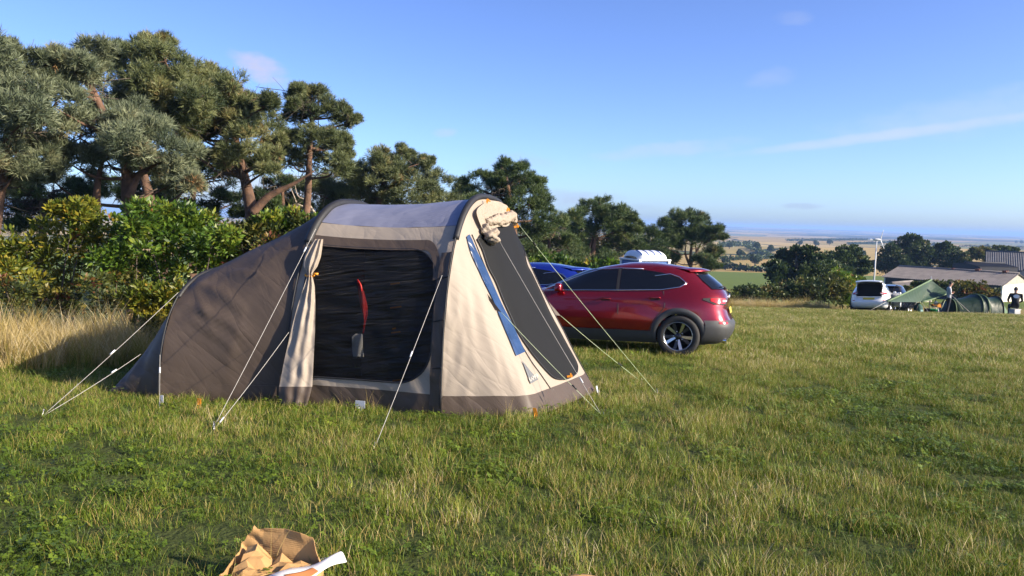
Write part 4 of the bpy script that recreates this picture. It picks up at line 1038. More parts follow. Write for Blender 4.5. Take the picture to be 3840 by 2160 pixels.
broad('tall dark tree just right of the wind turbine mast', 145, [(3400, 1090), (3400, 1000), (3400, 920)], [(3420, 908, 28), (3380, 920, 30), (3455, 925, 26), (3340, 945, 28), (3410, 950, 42), (3460, 960, 34), (3310, 970, 24), (3360, 980, 40), (3430, 990, 40), (3300, 1005, 28), (3340, 1020, 34), (3475, 990, 22), (3390, 1010, 36)], 63, .42, .6)
broad('dark rounded tree behind the near end of the long barn roof', 146, [(3555, 1080), (3555, 1000), (3550, 950)], [(3540, 930, 22), (3515, 945, 22), (3570, 945, 22), (3545, 960, 32), (3500, 970, 22), (3585, 970, 24), (3600, 990, 20), (3540, 990, 32), (3570, 1005, 24)], 64, .45, .6)
broad('olive bushy tree overhanging the dark shed', 142, [(3600, 1080), (3600, 1010)], [(3595, 975, 20), (3615, 965, 18), (3625, 985, 16), (3590, 1000, 18), (3610, 1005, 20)], 65, .7, .55)
broad('low russet tree in the row behind the slate-grey barn', 150, [(3690, 1010), (3690, 960)], [(3650, 945, 16), (3680, 942, 16), (3705, 950, 18), (3665, 962, 18), (3640, 965, 16), (3700, 970, 18)], 66, .85, .6)
broad('low green tree in the row behind the slate-grey barn', 155, [(3770, 1000), (3770, 950)], [(3740, 935, 15), (3770, 938, 15), (3800, 942, 14), (3755, 955, 18), (3790, 960, 16), (3725, 950, 14)], 67, .6, .6)
# far field trees and hedgerows
def make_field_tree():
    r = np.random.default_rng(90); root = empty('field_tree', (0, 0, 0)); geo = []
    for c, rad in (((0, 0, 4.6), 2.4), ((1.6, .4, 3.6), 1.9), ((-1.7, -.3, 3.4), 1.9), ((.2, -1.2, 3.0), 1.9), ((.6, .9, 5.8), 1.6)):
        P, D, T, C = pad_points(c, rad, 12, 16, r, seed_tint=.42); geo.append(leaves(P, D, np.full(len(P), 1.0), T, r, .8))
    V, F, T = cat_arr(geo); mesh_obj('crown', V, F, leafd, root, attr={'tint': np.clip(T, 0, 1)})
    b = MB(); b.tube([(0, 0, -.5), (0, 0, 1.5), (.1, 0, 4)], [.35, .28, .1], 7); b.build('trunk', bark2, root, True)
    return root
proto = make_field_tree(); first = True
FT = [(3222, 895, 420, 1.0, 'lone round tree on the skyline of the stubble hill left of the wind turbine'), (3232, 912, 410, .6, 'small tree just below the lone round tree left of the wind turbine')]
FT += [(px, py, None, s, 'small dark tree in a hedge among the far stubble fields') for px, py, s in ((2838, 932, .7), (2735, 925, .6), (2775, 962, .7), (2810, 966, .5), (2830, 992, .9), (2720, 992, .7), (3000, 915, .8), (3060, 918, .9), (3110, 912, 1.0), (3340, 916, 1.0), (3500, 918, .8), (3560, 922, .9), (3700, 924, .8), (3810, 905, 1.1), (3830, 907, 1.3), (2890, 940, .6))]
for px, py, Y, s, lab in FT:
    q = at(px, py+14, Y) if Y else onground(px, py+8)
    o = proto if first else copy_tree(proto); first = False
    o.location = (q.x, q.y, g(q.x, q.y)); o.rotation_euler = (0, 0, rng.uniform(0, 6.28)); k = s*max(.7, min(1.15, q.y/420)); o.scale = (k, k, k)
    if Y is None:
        lab = ('small dark tree in the hedgerows beyond the green pasture' if px < 2900 else 'small dark tree on the plain above the round broadleaf trees' if px < 3200 else 'small dark tree on the stubble hill behind the barns')
    tag(o, lab, 'tree', 'trees dotted over the far fields')
def hedgerow(a, b_, h, label, seed, steps=70):
    r = np.random.default_rng(seed); A = onground(*a); B = onground(*b_); geo = []; base = Vector((A.x, A.y, g(A.x, A.y))); L_ = (B-A).length
    n = int(min(6000, max(600, L_*9))); f = r.uniform(0, 1, n); x = A.x+(B.x-A.x)*f; y = A.y+(B.y-A.y)*f
    hh = h*(.7+.5*np.array([mnoise.noise(Vector((q*L_*.12, seed, 0))) for q in f])+.3*np.array([mnoise.noise(Vector((q*L_*.5, seed, 2))) for q in f]))
    P = np.stack([x+r.normal(0, h*.35, n), y+r.normal(0, h*.35, n), gz(x, y)+hh*r.uniform(0, 1, n)**.7], 1)-np.array(base)
    D = unit(n, r); D[:, 2] = np.abs(D[:, 2])
    V, F, T = leaves(P, D, np.full(n, min(1.6, max(.5, h*.45))), np.clip(.4+r.normal(0, .15, n), 0, 1), r, .9)
    o = mesh_obj('hedgerow', V, F, leafd, attr={'tint': T}); o.location = base; tag(o, label, 'hedge', 'hedgerows between the far fields')
hedgerow((2690, 1012), (2905, 1022), 2.4, 'thick dark hedgerow at the far side of the green pasture', 1)
hedgerow((2800, 930), (2900, 972), 2.6, 'hedgerow slanting down between the green field and the stubble', 2)
hedgerow((2700, 978), (2900, 972), 2.6, 'hedgerow below the slanting hedge along the straw field', 3)
hedgerow((2700, 928), (2830, 924), 5.0, 'hedgerow along the top of the far green field', 4)
hedgerow((3180, 918), (3330, 912), 3.5, 'hedgerow crossing the stubble hill left of the wind turbine mast', 5)
hedgerow((3600, 925), (3838, 930), 3.0, 'hedgerow crossing the stubble hill above the slate-grey barn', 6)
hedgerow((2950, 905), (3250, 902), 5.0, 'far hedgerow across the plain above the round trees', 7)
# ------------------------------------------------------------------ cars
redpaint = None
def carpaint(name, c, metal=.55, flake=.25):
    m, nt, N, L = newmat(name); out = N.new('ShaderNodeOutputMaterial'); b = N.new('ShaderNodeBsdfPrincipled')
    tc = N.new('ShaderNodeTexCoord'); nz = N.new('ShaderNodeTexNoise'); nz.inputs['Scale'].default_value = 900; L.new(tc.outputs['Object'], nz.inputs['Vector'])
    dn = N.new('ShaderNodeTexNoise'); dn.inputs['Scale'].default_value = 2.5; dn.inputs['Detail'].default_value = 6; L.new(tc.outputs['Object'], dn.inputs['Vector'])
    mr = N.new('ShaderNodeMapRange'); L.new(nz.outputs[0], mr.inputs[0]); mr.inputs[3].default_value = 1-flake; mr.inputs[4].default_value = 1+flake
    hs = N.new('ShaderNodeHueSaturation'); hs.inputs['Color'].default_value = (*c, 1); L.new(mr.outputs[0], hs.inputs['Value']); L.new(hs.outputs[0], b.inputs['Base Color'])
    b.inputs['Metallic'].default_value = metal; b.inputs['Roughness'].default_value = .26; b.inputs['Coat Weight'].default_value = 1.0
    m2 = N.new('ShaderNodeMapRange'); L.new(dn.outputs[0], m2.inputs[0]); m2.inputs[1].default_value = .4; m2.inputs[2].default_value = .8; m2.inputs[3].default_value = .03; m2.inputs[4].default_value = .16; L.new(m2.outputs[0], b.inputs['Coat Roughness'])
    L.new(b.outputs[0], out.inputs['Surface']); return m
redp = carpaint('red_metallic_paint', (.27, .005, .011), .72); bluep = carpaint('blue_metallic_paint', (.012, .035, .32)); whitep = carpaint('white_paint', (.75, .75, .74), 0.0, .02); navyp = carpaint('dark_slate_paint', (.03, .036, .05), .4)
plast = pbr('grey_moulded_plastic', (.040, .041, .042), .55, var=.12, bump=.12, bscale=300)
glassm = pbr('tinted_glass', (.006, .007, .009), .04, var=.1, spec=.5)
chrome = pbr('chrome_trim', (.72, .72, .74), .14, 1.0, var=.05)
rubber = pbr('tyre_rubber', (.018, .018, .018), .8, var=.25, bump=.25, bscale=90)
alloyd = pbr('dark_alloy', (.06, .06, .065), .35, .8, var=.15); alloy = pbr('machined_alloy', (.55, .55, .56), .24, 1.0, var=.08)
redlens = pbr('red_lamp_lens', (.42, .008, .006), .08, var=.1, coat=.6); darkin = pbr('dark_cabin_trim', (.012, .012, .013), .7, var=.2)
clearl = pbr('clear_lamp_lens', (.55, .56, .58), .08, var=.1, coat=.5); platem = pbr('yellow_number_plate', (.62, .46, .05), .4, var=.05)
class Shell:
    def __init__(s, rings, n_lo=5.2, n_hi=3.3):
        s.R = np.array(rings, float); s.z = s.R[:, 0]; s.n_lo, s.n_hi = n_lo, n_hi; s.zb = 1.02
    def par(s, z):
        a = [float(np.interp(z, s.z, s.R[:, k])) for k in (1, 2, 3)]
        f = min(1, max(0, (z-.8)/.4)); return a[0], a[1], a[2], s.n_lo*(1-f)+s.n_hi*f
    def bulge(s, x, z):
        b = .022*math.exp(-((x+1.38)/.42)**2-((z-.80)/.16)**2) - .030*math.exp(-((x-.05)/1.0)**2-((z-.60)/.17)**2) + .012*math.exp(-((z-.93)/.05)**2)*math.exp(-(x/1.6)**4)
        return b
    def pt(s, th, z, off=0.0):
        xf, xr, w, n = s.par(z); c = (xf+xr)/2; h = (xf-xr)/2; co, si = math.cos(th), math.sin(th)
        x = c+h*math.copysign(abs(co)**(2/n), co); y = w*math.copysign(abs(si)**(2/n), si)
        y += math.copysign(s.bulge(x, z), si)*min(1, abs(si)*1.5)
        if off:
            e = 1e-3; p = Vector((x, y, z)); d = s.pt(th+e, z)-s.pt(th-e, z); u = s.pt(th, z+.01)-s.pt(th, z-.01); nn = d.cross(u)
            if nn.length > 1e-9:
                nn.normalize(); q = Vector((x-c, y, (z-.7)*.3))
                if nn.dot(q) < 0: nn = -nn
                return p+nn*off
        return Vector((x, y, z))
    def side_th(s, x, z, sg=1):
        xf, xr, w, n = s.par(z); c = (xf+xr)/2; h = (xf-xr)/2; k = max(-1, min(1, (x-c)/h)); co = math.copysign(abs(k)**(n/2), k); t = math.acos(max(-1, min(1, co)))
        return t if sg > 0 else -t
    def side(s, x, z, off=0.0, sg=1): return s.pt(s.side_th(x, z, sg), z, off)
    def rear(s, y, z, off=0.0):
        w = s.par(z)[2]; n = s.par(z)[3]; k = max(-1, min(1, y/w)); t = math.pi-math.asin(math.copysign(abs(k)**(n/2), k)); return s.pt(t, z, off)
    def front(s, y, z, off=0.0):
        w = s.par(z)[2]; n = s.par(z)[3]; k = max(-1, min(1, y/w)); t = math.asin(math.copysign(abs(k)**(n/2), k)); return s.pt(t, z, off)
def densify(pts, step):
    out = []
    for i in range(len(pts)):
        a, b = Vector((*pts[i], 0)), Vector((*pts[(i+1) % len(pts)], 0)); n = max(1, int((b-a).length/step))
        out += [tuple(a.lerp(b, k/n))[:2] for k in range(n)]
    return out
def patch(fn, outline, off, rings=6, step=.06):
    o = densify(outline, step); n = len(o); cx = sum(p[0] for p in o)/n; cz = sum(p[1] for p in o)/n; V = []; F = []
    for k in range(rings+1):
        f = k/rings
        for p in o: V.append(fn(cx+(p[0]-cx)*f, cz+(p[1]-cz)*f, off))
    for k in range(rings):
        for i in range(n): F.append((k*n+i, k*n+(i+1) % n, (k+1)*n+(i+1) % n, (k+1)*n+i))
    return V, F
HATCH = [(.20, 2.03, -1.93, .80), (.28, 2.15, -2.08, .86), (.42, 2.22, -2.15, .888), (.55, 2.24, -2.155, .895), (.66, 2.23, -2.10, .895), (.78, 2.20, -2.065, .89), (.88, 2.08, -2.075, .878), (.96, 1.75, -2.075, .852), (1.02, 1.28, -2.05, .825), (1.08, 1.04, -2.01, .798), (1.18, .82, -1.93, .752), (1.28, .60, -1.81, .702), (1.38, .34, -1.67, .648), (1.45, .06, -1.50, .595), (1.495, -.20, -1.22, .52), (1.525, -.36, -1.0, .40), (1.538, -.48, -.85, .24), (1.542, -.58, -.75, .10)]
def make_wheel(root, x, y, sg, R_=.345, lod=0):
    w = MB(); M = Matrix.Rotation(-sg*math.pi/2, 3, 'X')
    hub = empty('wheel', (x, y, R_-.02), 0); hub.parent = root
    prof = [(R_*.66, .09), (R_*.70, .108), (R_*.90, .112), (R_*.965, .098), (R_, .07), (R_, -.07), (R_*.965, -.098), (R_*.90, -.11), (R_*.66, -.09)]
    MB().lathe(prof, (0, 0, 0), 40, M).build('tyre', rubber, hub, True)
    MB().lathe([(R_*.665, .10), (R_*.655, .085), (R_*.62, .05), (R_*.60, -.06), (0.001, -.06)], (0, 0, 0), 36, M).build('rim', alloyd, hub, True)
    MB().lathe([(R_*.675, .098), (R_*.69, .106), (R_*.665, .104), (R_*.64, .085)], (0, 0, 0), 36, M).build('rim_edge', alloy, hub, True)
    for k in range(10):
        a = k//2*2*math.pi/5+(.24 if k % 2 else -.24)+.3; b0 = a*0+ (k//2*2*math.pi/5+.3)+(.10 if k % 2 else -.10)
        p0 = Vector((math.cos(b0)*.055, math.sin(b0)*.055, .065)); p1 = Vector((math.cos(a)*R_*.655, math.sin(a)*R_*.655, .088)); d = (p1-p0).normalized(); sd = d.cross(Vector((0, 0, 1))).normalized()
        V = [p0+sd*.020, p0-sd*.020, p1-sd*.026, p1+sd*.026]; dn = Vector((0, 0, -.035)); V += [v+dn for v in V]
        MB().add([M @ v for v in V], [(0, 1, 2, 3), (7, 6, 5, 4), (0, 4, 5, 1), (1, 5, 6, 2), (2, 6, 7, 3), (3, 7, 4, 0)]).build('spoke', alloy if k % 2 else alloyd, hub, False)
    MB().lathe([(.055, .06), (.05, .078), (.0, .082)], (0, 0, 0), 16, M).build('hub_cap', alloyd, hub, True)
    for k in range(5):
        a = k*2*math.pi/5; MB().lathe([(.011, .05), (.011, .074), (.0, .076)], M @ Vector((math.cos(a)*.078, math.sin(a)*.078, 0)), 6, M).build('wheel_nut', alloy, hub, False)
    return hub
def make_car(name, loc, rz, label, paint, rings=HATCH, open_boot=False, detail=True, cladding=plast, scale=1.0):
    S = Shell(rings); root = empty(name, loc, rz, label, 'car'); root.scale = (scale,)*3
    WX, WZ, AR = 1.33, .33, .372
    # painted body with wheel openings
    zs = []; 
    for i in range(len(S.z)-1):
        k = max(1, int((S.z[i+1]-S.z[i])/.028)); zs += [S.z[i]+(S.z[i+1]-S.z[i])*j/k for j in range(k)]
    zs.append(S.z[-1]); NT = 168; V = []; F = []
    ths = [2*math.pi*k/NT for k in range(NT)]
    # even out the spacing along the superellipse
    ths = [math.atan2(math.copysign(abs(math.sin(t))**1.8, math.sin(t)), math.copysign(abs(math.cos(t))**1.25, math.cos(t))) for t in ths]
    for z in zs:
        for t in ths: V.append(S.pt(t, z))
    def inopen(c):
        if abs(c.y) > .45 and any((c.x-sx*WX)**2+(c.z-WZ)**2 < AR**2 for sx in (-1, 1)): return True
        if open_boot and c.x < -1.35 and abs(c.y) < .58 and .72 < c.z < 1.44: return True
        return False
    for j in range(len(zs)-1):
        for i in range(NT):
            q = (j*NT+i, j*NT+(i+1) % NT, (j+1)*NT+(i+1) % NT, (j+1)*NT+i); c = (V[q[0]]+V[q[2]])/2
            if not inopen(c): F.append(q)
    top = len(V)-NT; F.append(tuple(range(top, top+NT)))
    MB().add(V, F).build('body', paint, root, True)
    MB().add([S.pt(t, .2) for t in ths], [tuple(range(NT))]).build('underside', darkin, root)
    for sx in (-1, 1):
        for sg in (-1, 1):
            # wheel well and arch cladding
            Vw = []; Fw = []; n = 26
            for k in range(n+1):
                a = math.pi*(-.08+1.16*k/n); x = sx*WX+math.cos(a)*(AR+.006); z = WZ+math.sin(a)*(AR+.006); z = max(z, .2); yo = S.side(x, z, 0, sg).y
                Vw += [Vector((x, yo, z)), Vector((x, sg*.45, z))]
            for k in range(n): Fw.append((2*k, 2*k+1, 2*k+3, 2*k+2))
            MB().add(Vw, Fw).build('wheel_well', darkin, root, True)
            Va = []; Fa = []; n = 40; m = 4
            for k in range(n+1):
                a = math.pi*(-.12+1.24*k/n)
                for q in range(m+1):
                    rr = AR-.012+(.10)*q/m; x = sx*WX+math.cos(a)*rr; z = max(.2, WZ+math.sin(a)*rr); Va.append(S.side(x, z, .016 if 0 < q < m else .002, sg))
            for k in range(n):
                for q in range(m): i = k*(m+1)+q; Fa.append((i, i+1, i+m+2, i+m+1))
            MB().add(Va, Fa).build('wheel_arch', cladding, root, True)
            make_wheel(root, sx*WX, sg*.79, sg)
    for sg in (-1, 1):
        sf = lambda x, z, o, sg=sg: S.side(x, z, o, sg)
        V, F = [], []
        Vs = [sf(.93-1.86*i/24, .2+.20*j/4, .014) for j in range(5) for i in range(25)]
        MB().add(Vs, [(j*25+i, j*25+i+1, (j+1)*25+i+1, (j+1)*25+i) for j in range(4) for i in range(24)]).build('sill', cladding, root, True)
        wf = [(.93, 1.015), (-.27, 1.052), (-.27, 1.405), (.02, 1.385), (.30, 1.30), (.62, 1.175)]
        wr_ = [(-.33, 1.054), (-1.02, 1.085), (-1.30, 1.135), (-1.40, 1.19), (-1.28, 1.28), (-1.02, 1.36), (-.70, 1.402), (-.33, 1.407)]
        MB().add(*patch(sf, wf, .006)).build('window', glassm, root, True); MB().add(*patch(sf, wr_, .006)).build('window', glassm, root, True)
        MB().add(*patch(sf, [(-.275, 1.052), (-.325, 1.053), (-.325, 1.405), (-.275, 1.405)], .007, 3)).build('pillar', darkin, root, True)
        if detail:
            tr = [(1.0, 1.0), (.3, 1.028), (-.3, 1.045), (-1.02, 1.073), (-1.32, 1.125), (-1.425, 1.19), (-1.30, 1.29), (-1.15, 1.34)]
            MB().tube([sf(x, z, .010) for x, z in densify(tr, .05)[:60] if True][: len(densify(tr[:-1], .05))], .009, 6).build('window_trim', chrome, root, True)
            up = [(1.0, 1.02), (.62, 1.19), (.30, 1.315), (.02, 1.40), (-.30, 1.42), (-.70, 1.415)]
            MB().tube([sf(x, z, .006) for x, z in up], .009, 6).build('window_trim', chrome, root, True)
            for line in ([(-.30, .38), (-.33, .7), (-.31, 1.04)], [(.93, .40), (.97, .7), (.93, 1.0)], [(-.85, .40), (-.93, .58), (-1.06, .74), (-1.10, .85), (-1.06, 1.06)]):
                MB().tube([Vector(p) for p in smooth_path([sf(x, z, -.001) for x, z in line], 16)], .007, 5).build('door_gap', darkin, root, True)
            for hx, hz in ((-.10, .90), (-.93, .935)):
                b = MB(); b.box(sf(hx, hz, .028), (.20, .022, .028), Matrix.Rotation(.03, 3, 'Y')); b.box(sf(hx+.08, hz, .012), (.03, .03, .024)); b.box(sf(hx-.08, hz, .012), (.03, .03, .024)); b.build('door_handle', paint, root, True, bevel=.008)
                MB().add(*patch(sf, [(hx-.09, hz-.03), (hx+.06, hz-.035), (hx+.08, hz+.02), (hx-.09, hz+.025)], .002, 3)).build('handle_recess', darkin, root, True)
            b = MB(); p = sf(.70, 1.035, .0); c = p+Vector((0, sg*.13, .035)); b.box(c, (.13, .20, .14), None, .82); b.build('mirror', paint, root, True, bevel=.03)
            b = MB(); b.tube([p, c-Vector((0, sg*.05, .05))], .025, 8); b.build('mirror_arm', darkin, root, True)
        # tail lamp wraps from the side round to the back
        def lamp(t, z, o, sg=sg): return S.pt(sg*t, z, o)
        t0 = S.side_th(-1.70, .93); t1 = math.pi-.26
        V2 = [S.pt(sg*(t0+(t1-t0)*i/26), (.955 if i/26 < 2 else 0)-(.025+.085*min(1, i/10))*j/4+.012*math.sin(i/26*3), .012) for j in range(5) for i in range(27)]
        fc = [(j*27+i, j*27+i+1, (j+1)*27+i+1, (j+1)*27+i) for j in range(4) for i in range(26)]
        lampo = MB().add(V2, fc).build('tail_light', darkin, root, True)
        V3 = [S.pt(sg*(t0+(t1-t0)*(.22+.66*i/18)), .955-(.02+.062*min(1, .4+i/10))*j/4, .020) for j in range(5) for i in range(19)]
        MB().add(V3, [(j*19+i, j*19+i+1, (j+1)*19+i+1, (j+1)*19+i) for j in range(4) for i in range(18)]).build('lens', redlens, lampo, True)
        V4 = [S.pt(sg*(t0+(t1-t0)*(.70+.25*i/6)), .93-.03*j/2, .026) for j in range(3) for i in range(7)]
        MB().add(V4, [(j*7+i, j*7+i+1, (j+1)*7+i+1, (j+1)*7+i) for j in range(2) for i in range(6)]).build('reverse_lens', clearl, lampo, True)
        MB().add(*patch(lambda y, z, o, sg=sg: S.rear(sg*y, z, o), [(.62, .545), (.74, .545), (.74, .575), (.62, .575)], .02, 3, .03)).build('reflector', redlens, root, True)
        # head lamp
        MB().add(*patch(lambda y, z, o, sg=sg: S.front(sg*y, z, o), [(.48, .74), (.82, .78), (.82, .85), (.50, .82)], .012, 4)).build('headlight', clearl, root, True)
    # bumpers of grey plastic
    def band(a, b_, z0, z1, off, nm, m_, nz=6, na=40):
        Vb = [S.pt(a+(b_-a)*i/na, z0+(z1-z0)*j/nz, off if 0 < j < nz else .002) for j in range(nz+1) for i in range(na+1)]
        return MB().add(Vb, [(j*(na+1)+i, j*(na+1)+i+1, (j+1)*(na+1)+i+1, (j+1)*(na+1)+i) for j in range(nz) for i in range(na)]).build(nm, m_, root, True)
    tr0 = S.side_th(-1.74, .4); band(tr0, 2*math.pi-tr0, .2, .60, .022, 'rear_bumper', cladding); tf0 = S.side_th(1.74, .4); band(tf0, -tf0, .2, .50, .022, 'front_bumper', cladding)
    band(.35, -.35, .48, .72, .012, 'grille', darkin, 4, 20)
    rg = lambda y, z, o: S.rear(y, z, o)
    if not open_boot:
        MB().add(*patch(rg, [(-.60, 1.10), (.60, 1.10), (.555, 1.24), (.50, 1.375), (-.50, 1.375), (-.555, 1.24)], .010)).build('rear_window', glassm, root, True)
        if detail: MB().tube([S.rear(-.05, 1.10, .02), S.rear(.16, 1.125, .035), S.rear(.38, 1.14, .03)], [.02, .014, .008], 6).build('wiper', darkin, root, True)
        Vg = []
        for j, (dx, dz) in enumerate(((.10, .03), (-.05, .02), (-.17, -.012), (-.165, -.035), (-.02, -.03))):
            for i in range(13):
                y = -.56+1.12*i/12; Vg.append(Vector((S.rear(y, 1.42).x+dx, y, 1.435+dz-.02*(y/.56)**2)))
        MB().add(Vg, [(j*13+i, j*13+i+1, (j+1)*13+i+1, (j+1)*13+i) for j in range(4) for i in range(12)]).build('spoiler', paint, root, True)
    else:
        # boot: dark well, raised tailgate with its window, struts
        b = MB(); x0, x1 = -1.15, -1.95; q = [(x1, -.6, .70), (x1, .6, .70), (x0, .6, .70), (x0, -.6, .70), (x1+.3, -.56, 1.42), (x1+.3, .56, 1.42), (x0, .56, 1.42), (x0, -.56, 1.42)]
        b.add(q, [(0, 1, 2, 3), (2, 3, 7, 6), (1, 2, 6, 5), (0, 3, 7, 4)]); b.build('boot', darkin, root)
        tg = empty('tailgate', (-1.42, 0, 1.47), 0); tg.parent = root; tg.rotation_euler = (0, R(-8), 0)
        def hatch(a, c, o=0.0): return Vector((-.95*c-.05, (-.60+1.2*a)*(1-.06*c), .10*math.sin(c*2.6)+o-.04*(2*a-1)**2+.10*c))
        b = MB(); b.sheet(lambda a, c: hatch(a, c), 14, 12); b.build('panel', paint, tg, True, .05)
        b = MB(); b.sheet(lambda a, c: hatch(.1+.8*a, .12+.5*c, -.03), 10, 6); b.build('inner_glass', darkin, tg, True)
        for sg in (-1, 1): MB().tube([(-1.75, sg*.57, 1.12), (-1.85, sg*.575, 1.48)], .016, 6).build('strut', chrome, root, True)
        MB().box((-2.06, 0, .735), (.10, 1.16, .05)).build('boot_sill', paint, root, False, bevel=.015)
    MB().add(*patch(rg, [(-.26, .60) if open_boot else (-.26, .70), (.26, .60) if open_boot else (.26, .70), (.26, .71) if open_boot else (.26, .81), (-.26, .71) if open_boot else (-.26, .81)], .026, 3)).build('number_plate', platem, root)
    if detail:
        MB().add(*patch(lambda y, z, o: S.front(y, z, o), [(-.66, 1.06), (.66, 1.06), (.56, 1.40), (-.56, 1.40)], .008)).build('windscreen', glassm, root, True)
        for sg in (-1, 1): MB().tube([(-1.98, sg*.55, .27), (-2.075, sg*.55, .265)], [.045, .045], 14, False).build('exhaust', chrome, root, True)
        if not open_boot:
            MB().lathe([(.0, .012), (.055, .010), (.06, .0)], S.rear(0, .97, .004), 20, Matrix.Rotation(-math.pi/2, 3, 'Y')).build('badge', chrome, root, True)
            p = S.rear(.46, .80, .007); e = 1e-2; t = (S.rear(.46-e, .80)-S.rear(.46+e, .80)).normalized(); u = (S.rear(.46, .80+e)-S.rear(.46, .80-e)).normalized(); nn = t.cross(u)
            Mt = Matrix(((t.x, u.x, nn.x, p.x), (t.y, u.y, nn.y, p.y), (t.z, u.z, nn.z, p.z), (0, 0, 0, 1))); text_mesh('CX-30', .05, Mt, 'model_lettering', chrome, root, .002)
    return root
PSI = R(18.5)
wq = onground(2543, 1336); rzc = math.pi-PSI
def place_wheel(wpt, rz, lx=-1.33, ly=.79):
    c, s = math.cos(rz), math.sin(rz); return Vector((wpt.x-(c*lx-s*ly), wpt.y-(s*lx+c*ly), wpt.z))
loc = place_wheel(wq, rzc); c_, s_ = math.cos(rzc), math.sin(rzc)
def set_on_slope(o, rz, L_=1.33, W_=.79):
    fwd = Vector((math.cos(rz), math.sin(rz), 0)); lf = Vector((-fwd.y, fwd.x, 0)); p = o.location
    hf = (g(*(p+fwd*L_)[:2])-g(*(p-fwd*L_)[:2])); hl = (g(*(p+lf*W_)[:2])-g(*(p-lf*W_)[:2]))
    o.location.z = g(p.x, p.y)
    X = (fwd*2*L_+Vector((0, 0, hf))).normalized(); Yv = (lf*2*W_+Vector((0, 0, hl))).normalized(); Z = X.cross(Yv).normalized(); Yv = Z.cross(X)
    o.rotation_euler = Matrix((X, Yv, Z)).transposed().to_euler()
redcar = make_car('parked_car', loc, rzc, 'red metallic crossover car with grey wheel arches parked behind the tent porch', redp); set_on_slope(redcar, rzc)
bl = at(2090, 1060, 16.6); bluecar = make_car('parked_car', (bl.x-.95, 16.6, g(bl.x, 16.6)), math.pi-R(20), 'blue car almost hidden behind the red crossover, only its roof showing', bluep); set_on_slope(bluecar, math.pi-R(20))
wc = at(3262, 1168, 37.6); rzw = R(59)
whitecar = make_car('parked_car', (wc.x+1.05, wc.y+1.85, 0), rzw, 'white hatchback with its boot open at the field edge', whitep, open_boot=True, cladding=whitep); set_on_slope(whitecar, rzw)
dk = at(3345, 1100, 43.5); darkcar = make_car('parked_car', (dk.x, 43.5, 0), R(60), 'dark slate car parked behind the green tarp', navyp, detail=False, scale=1.08); set_on_slope(darkcar, R(60)); darkcar.location.z += 0
# ------------------------------------------------------------------ farm buildings, turbine, toilet cabin
def at_z(px, py, z):
    d = ray(px, py); k = (z-CAMZ)/d.z; return Vector((d.x*k, d.y*k, z))
def at_plane(px, py, p, n):
    d = ray(px, py); o = Vector((0, 0, CAMZ)); k = (p-o).dot(n)/d.dot(n); return o+d*k
roofb = pbr('weathered_fibre_cement', (.165, .145, .132), .9, var=.28, scale=1.2, bump=.3, bscale=8)
roofs = pbr('grey_fibre_cement', (.085, .085, .09), .85, var=.3, scale=1.2, bump=.3, bscale=8)
wallw = pbr('whitewashed_wall', (.62, .59, .52), .9, var=.12, scale=1.5, bump=.3, bscale=12)
boardm = pbr('grey_weathered_boards', (.34, .31, .26), .9, var=.25, scale=2.5, bump=.4, bscale=10)
darkw = pbr('dark_creosoted_boards', (.022, .024, .030), .85, var=.3, scale=2, bump=.3, bscale=10)
ridgem = pbr('red_clay_ridge', (.22, .085, .05), .9, var=.25)
def corrugated(b, A, B, C, D, pitch=.32, amp=.035, rows=3):
    """sheet A-B along the eave, D-C along the ridge, ribs running eave to ridge"""
    n = max(8, int((B-A).length/pitch*4)); nn = (B-A).cross(D-A).normalized(); V = []; F = []
    if nn.z < 0: nn = -nn
    for j in range(rows+1):
        for i in range(n+1):
            f = i/n; p = (A.lerp(B, f)).lerp(D.lerp(C, f), j/rows); V.append(p+nn*(amp*math.sin(i*math.pi/2)+.02*(rows-j)))
    for j in range(rows):
        for i in range(n): F.append((j*(n+1)+i, j*(n+1)+i+1, (j+1)*(n+1)+i+1, (j+1)*(n+1)+i))
    b.add(V, F)
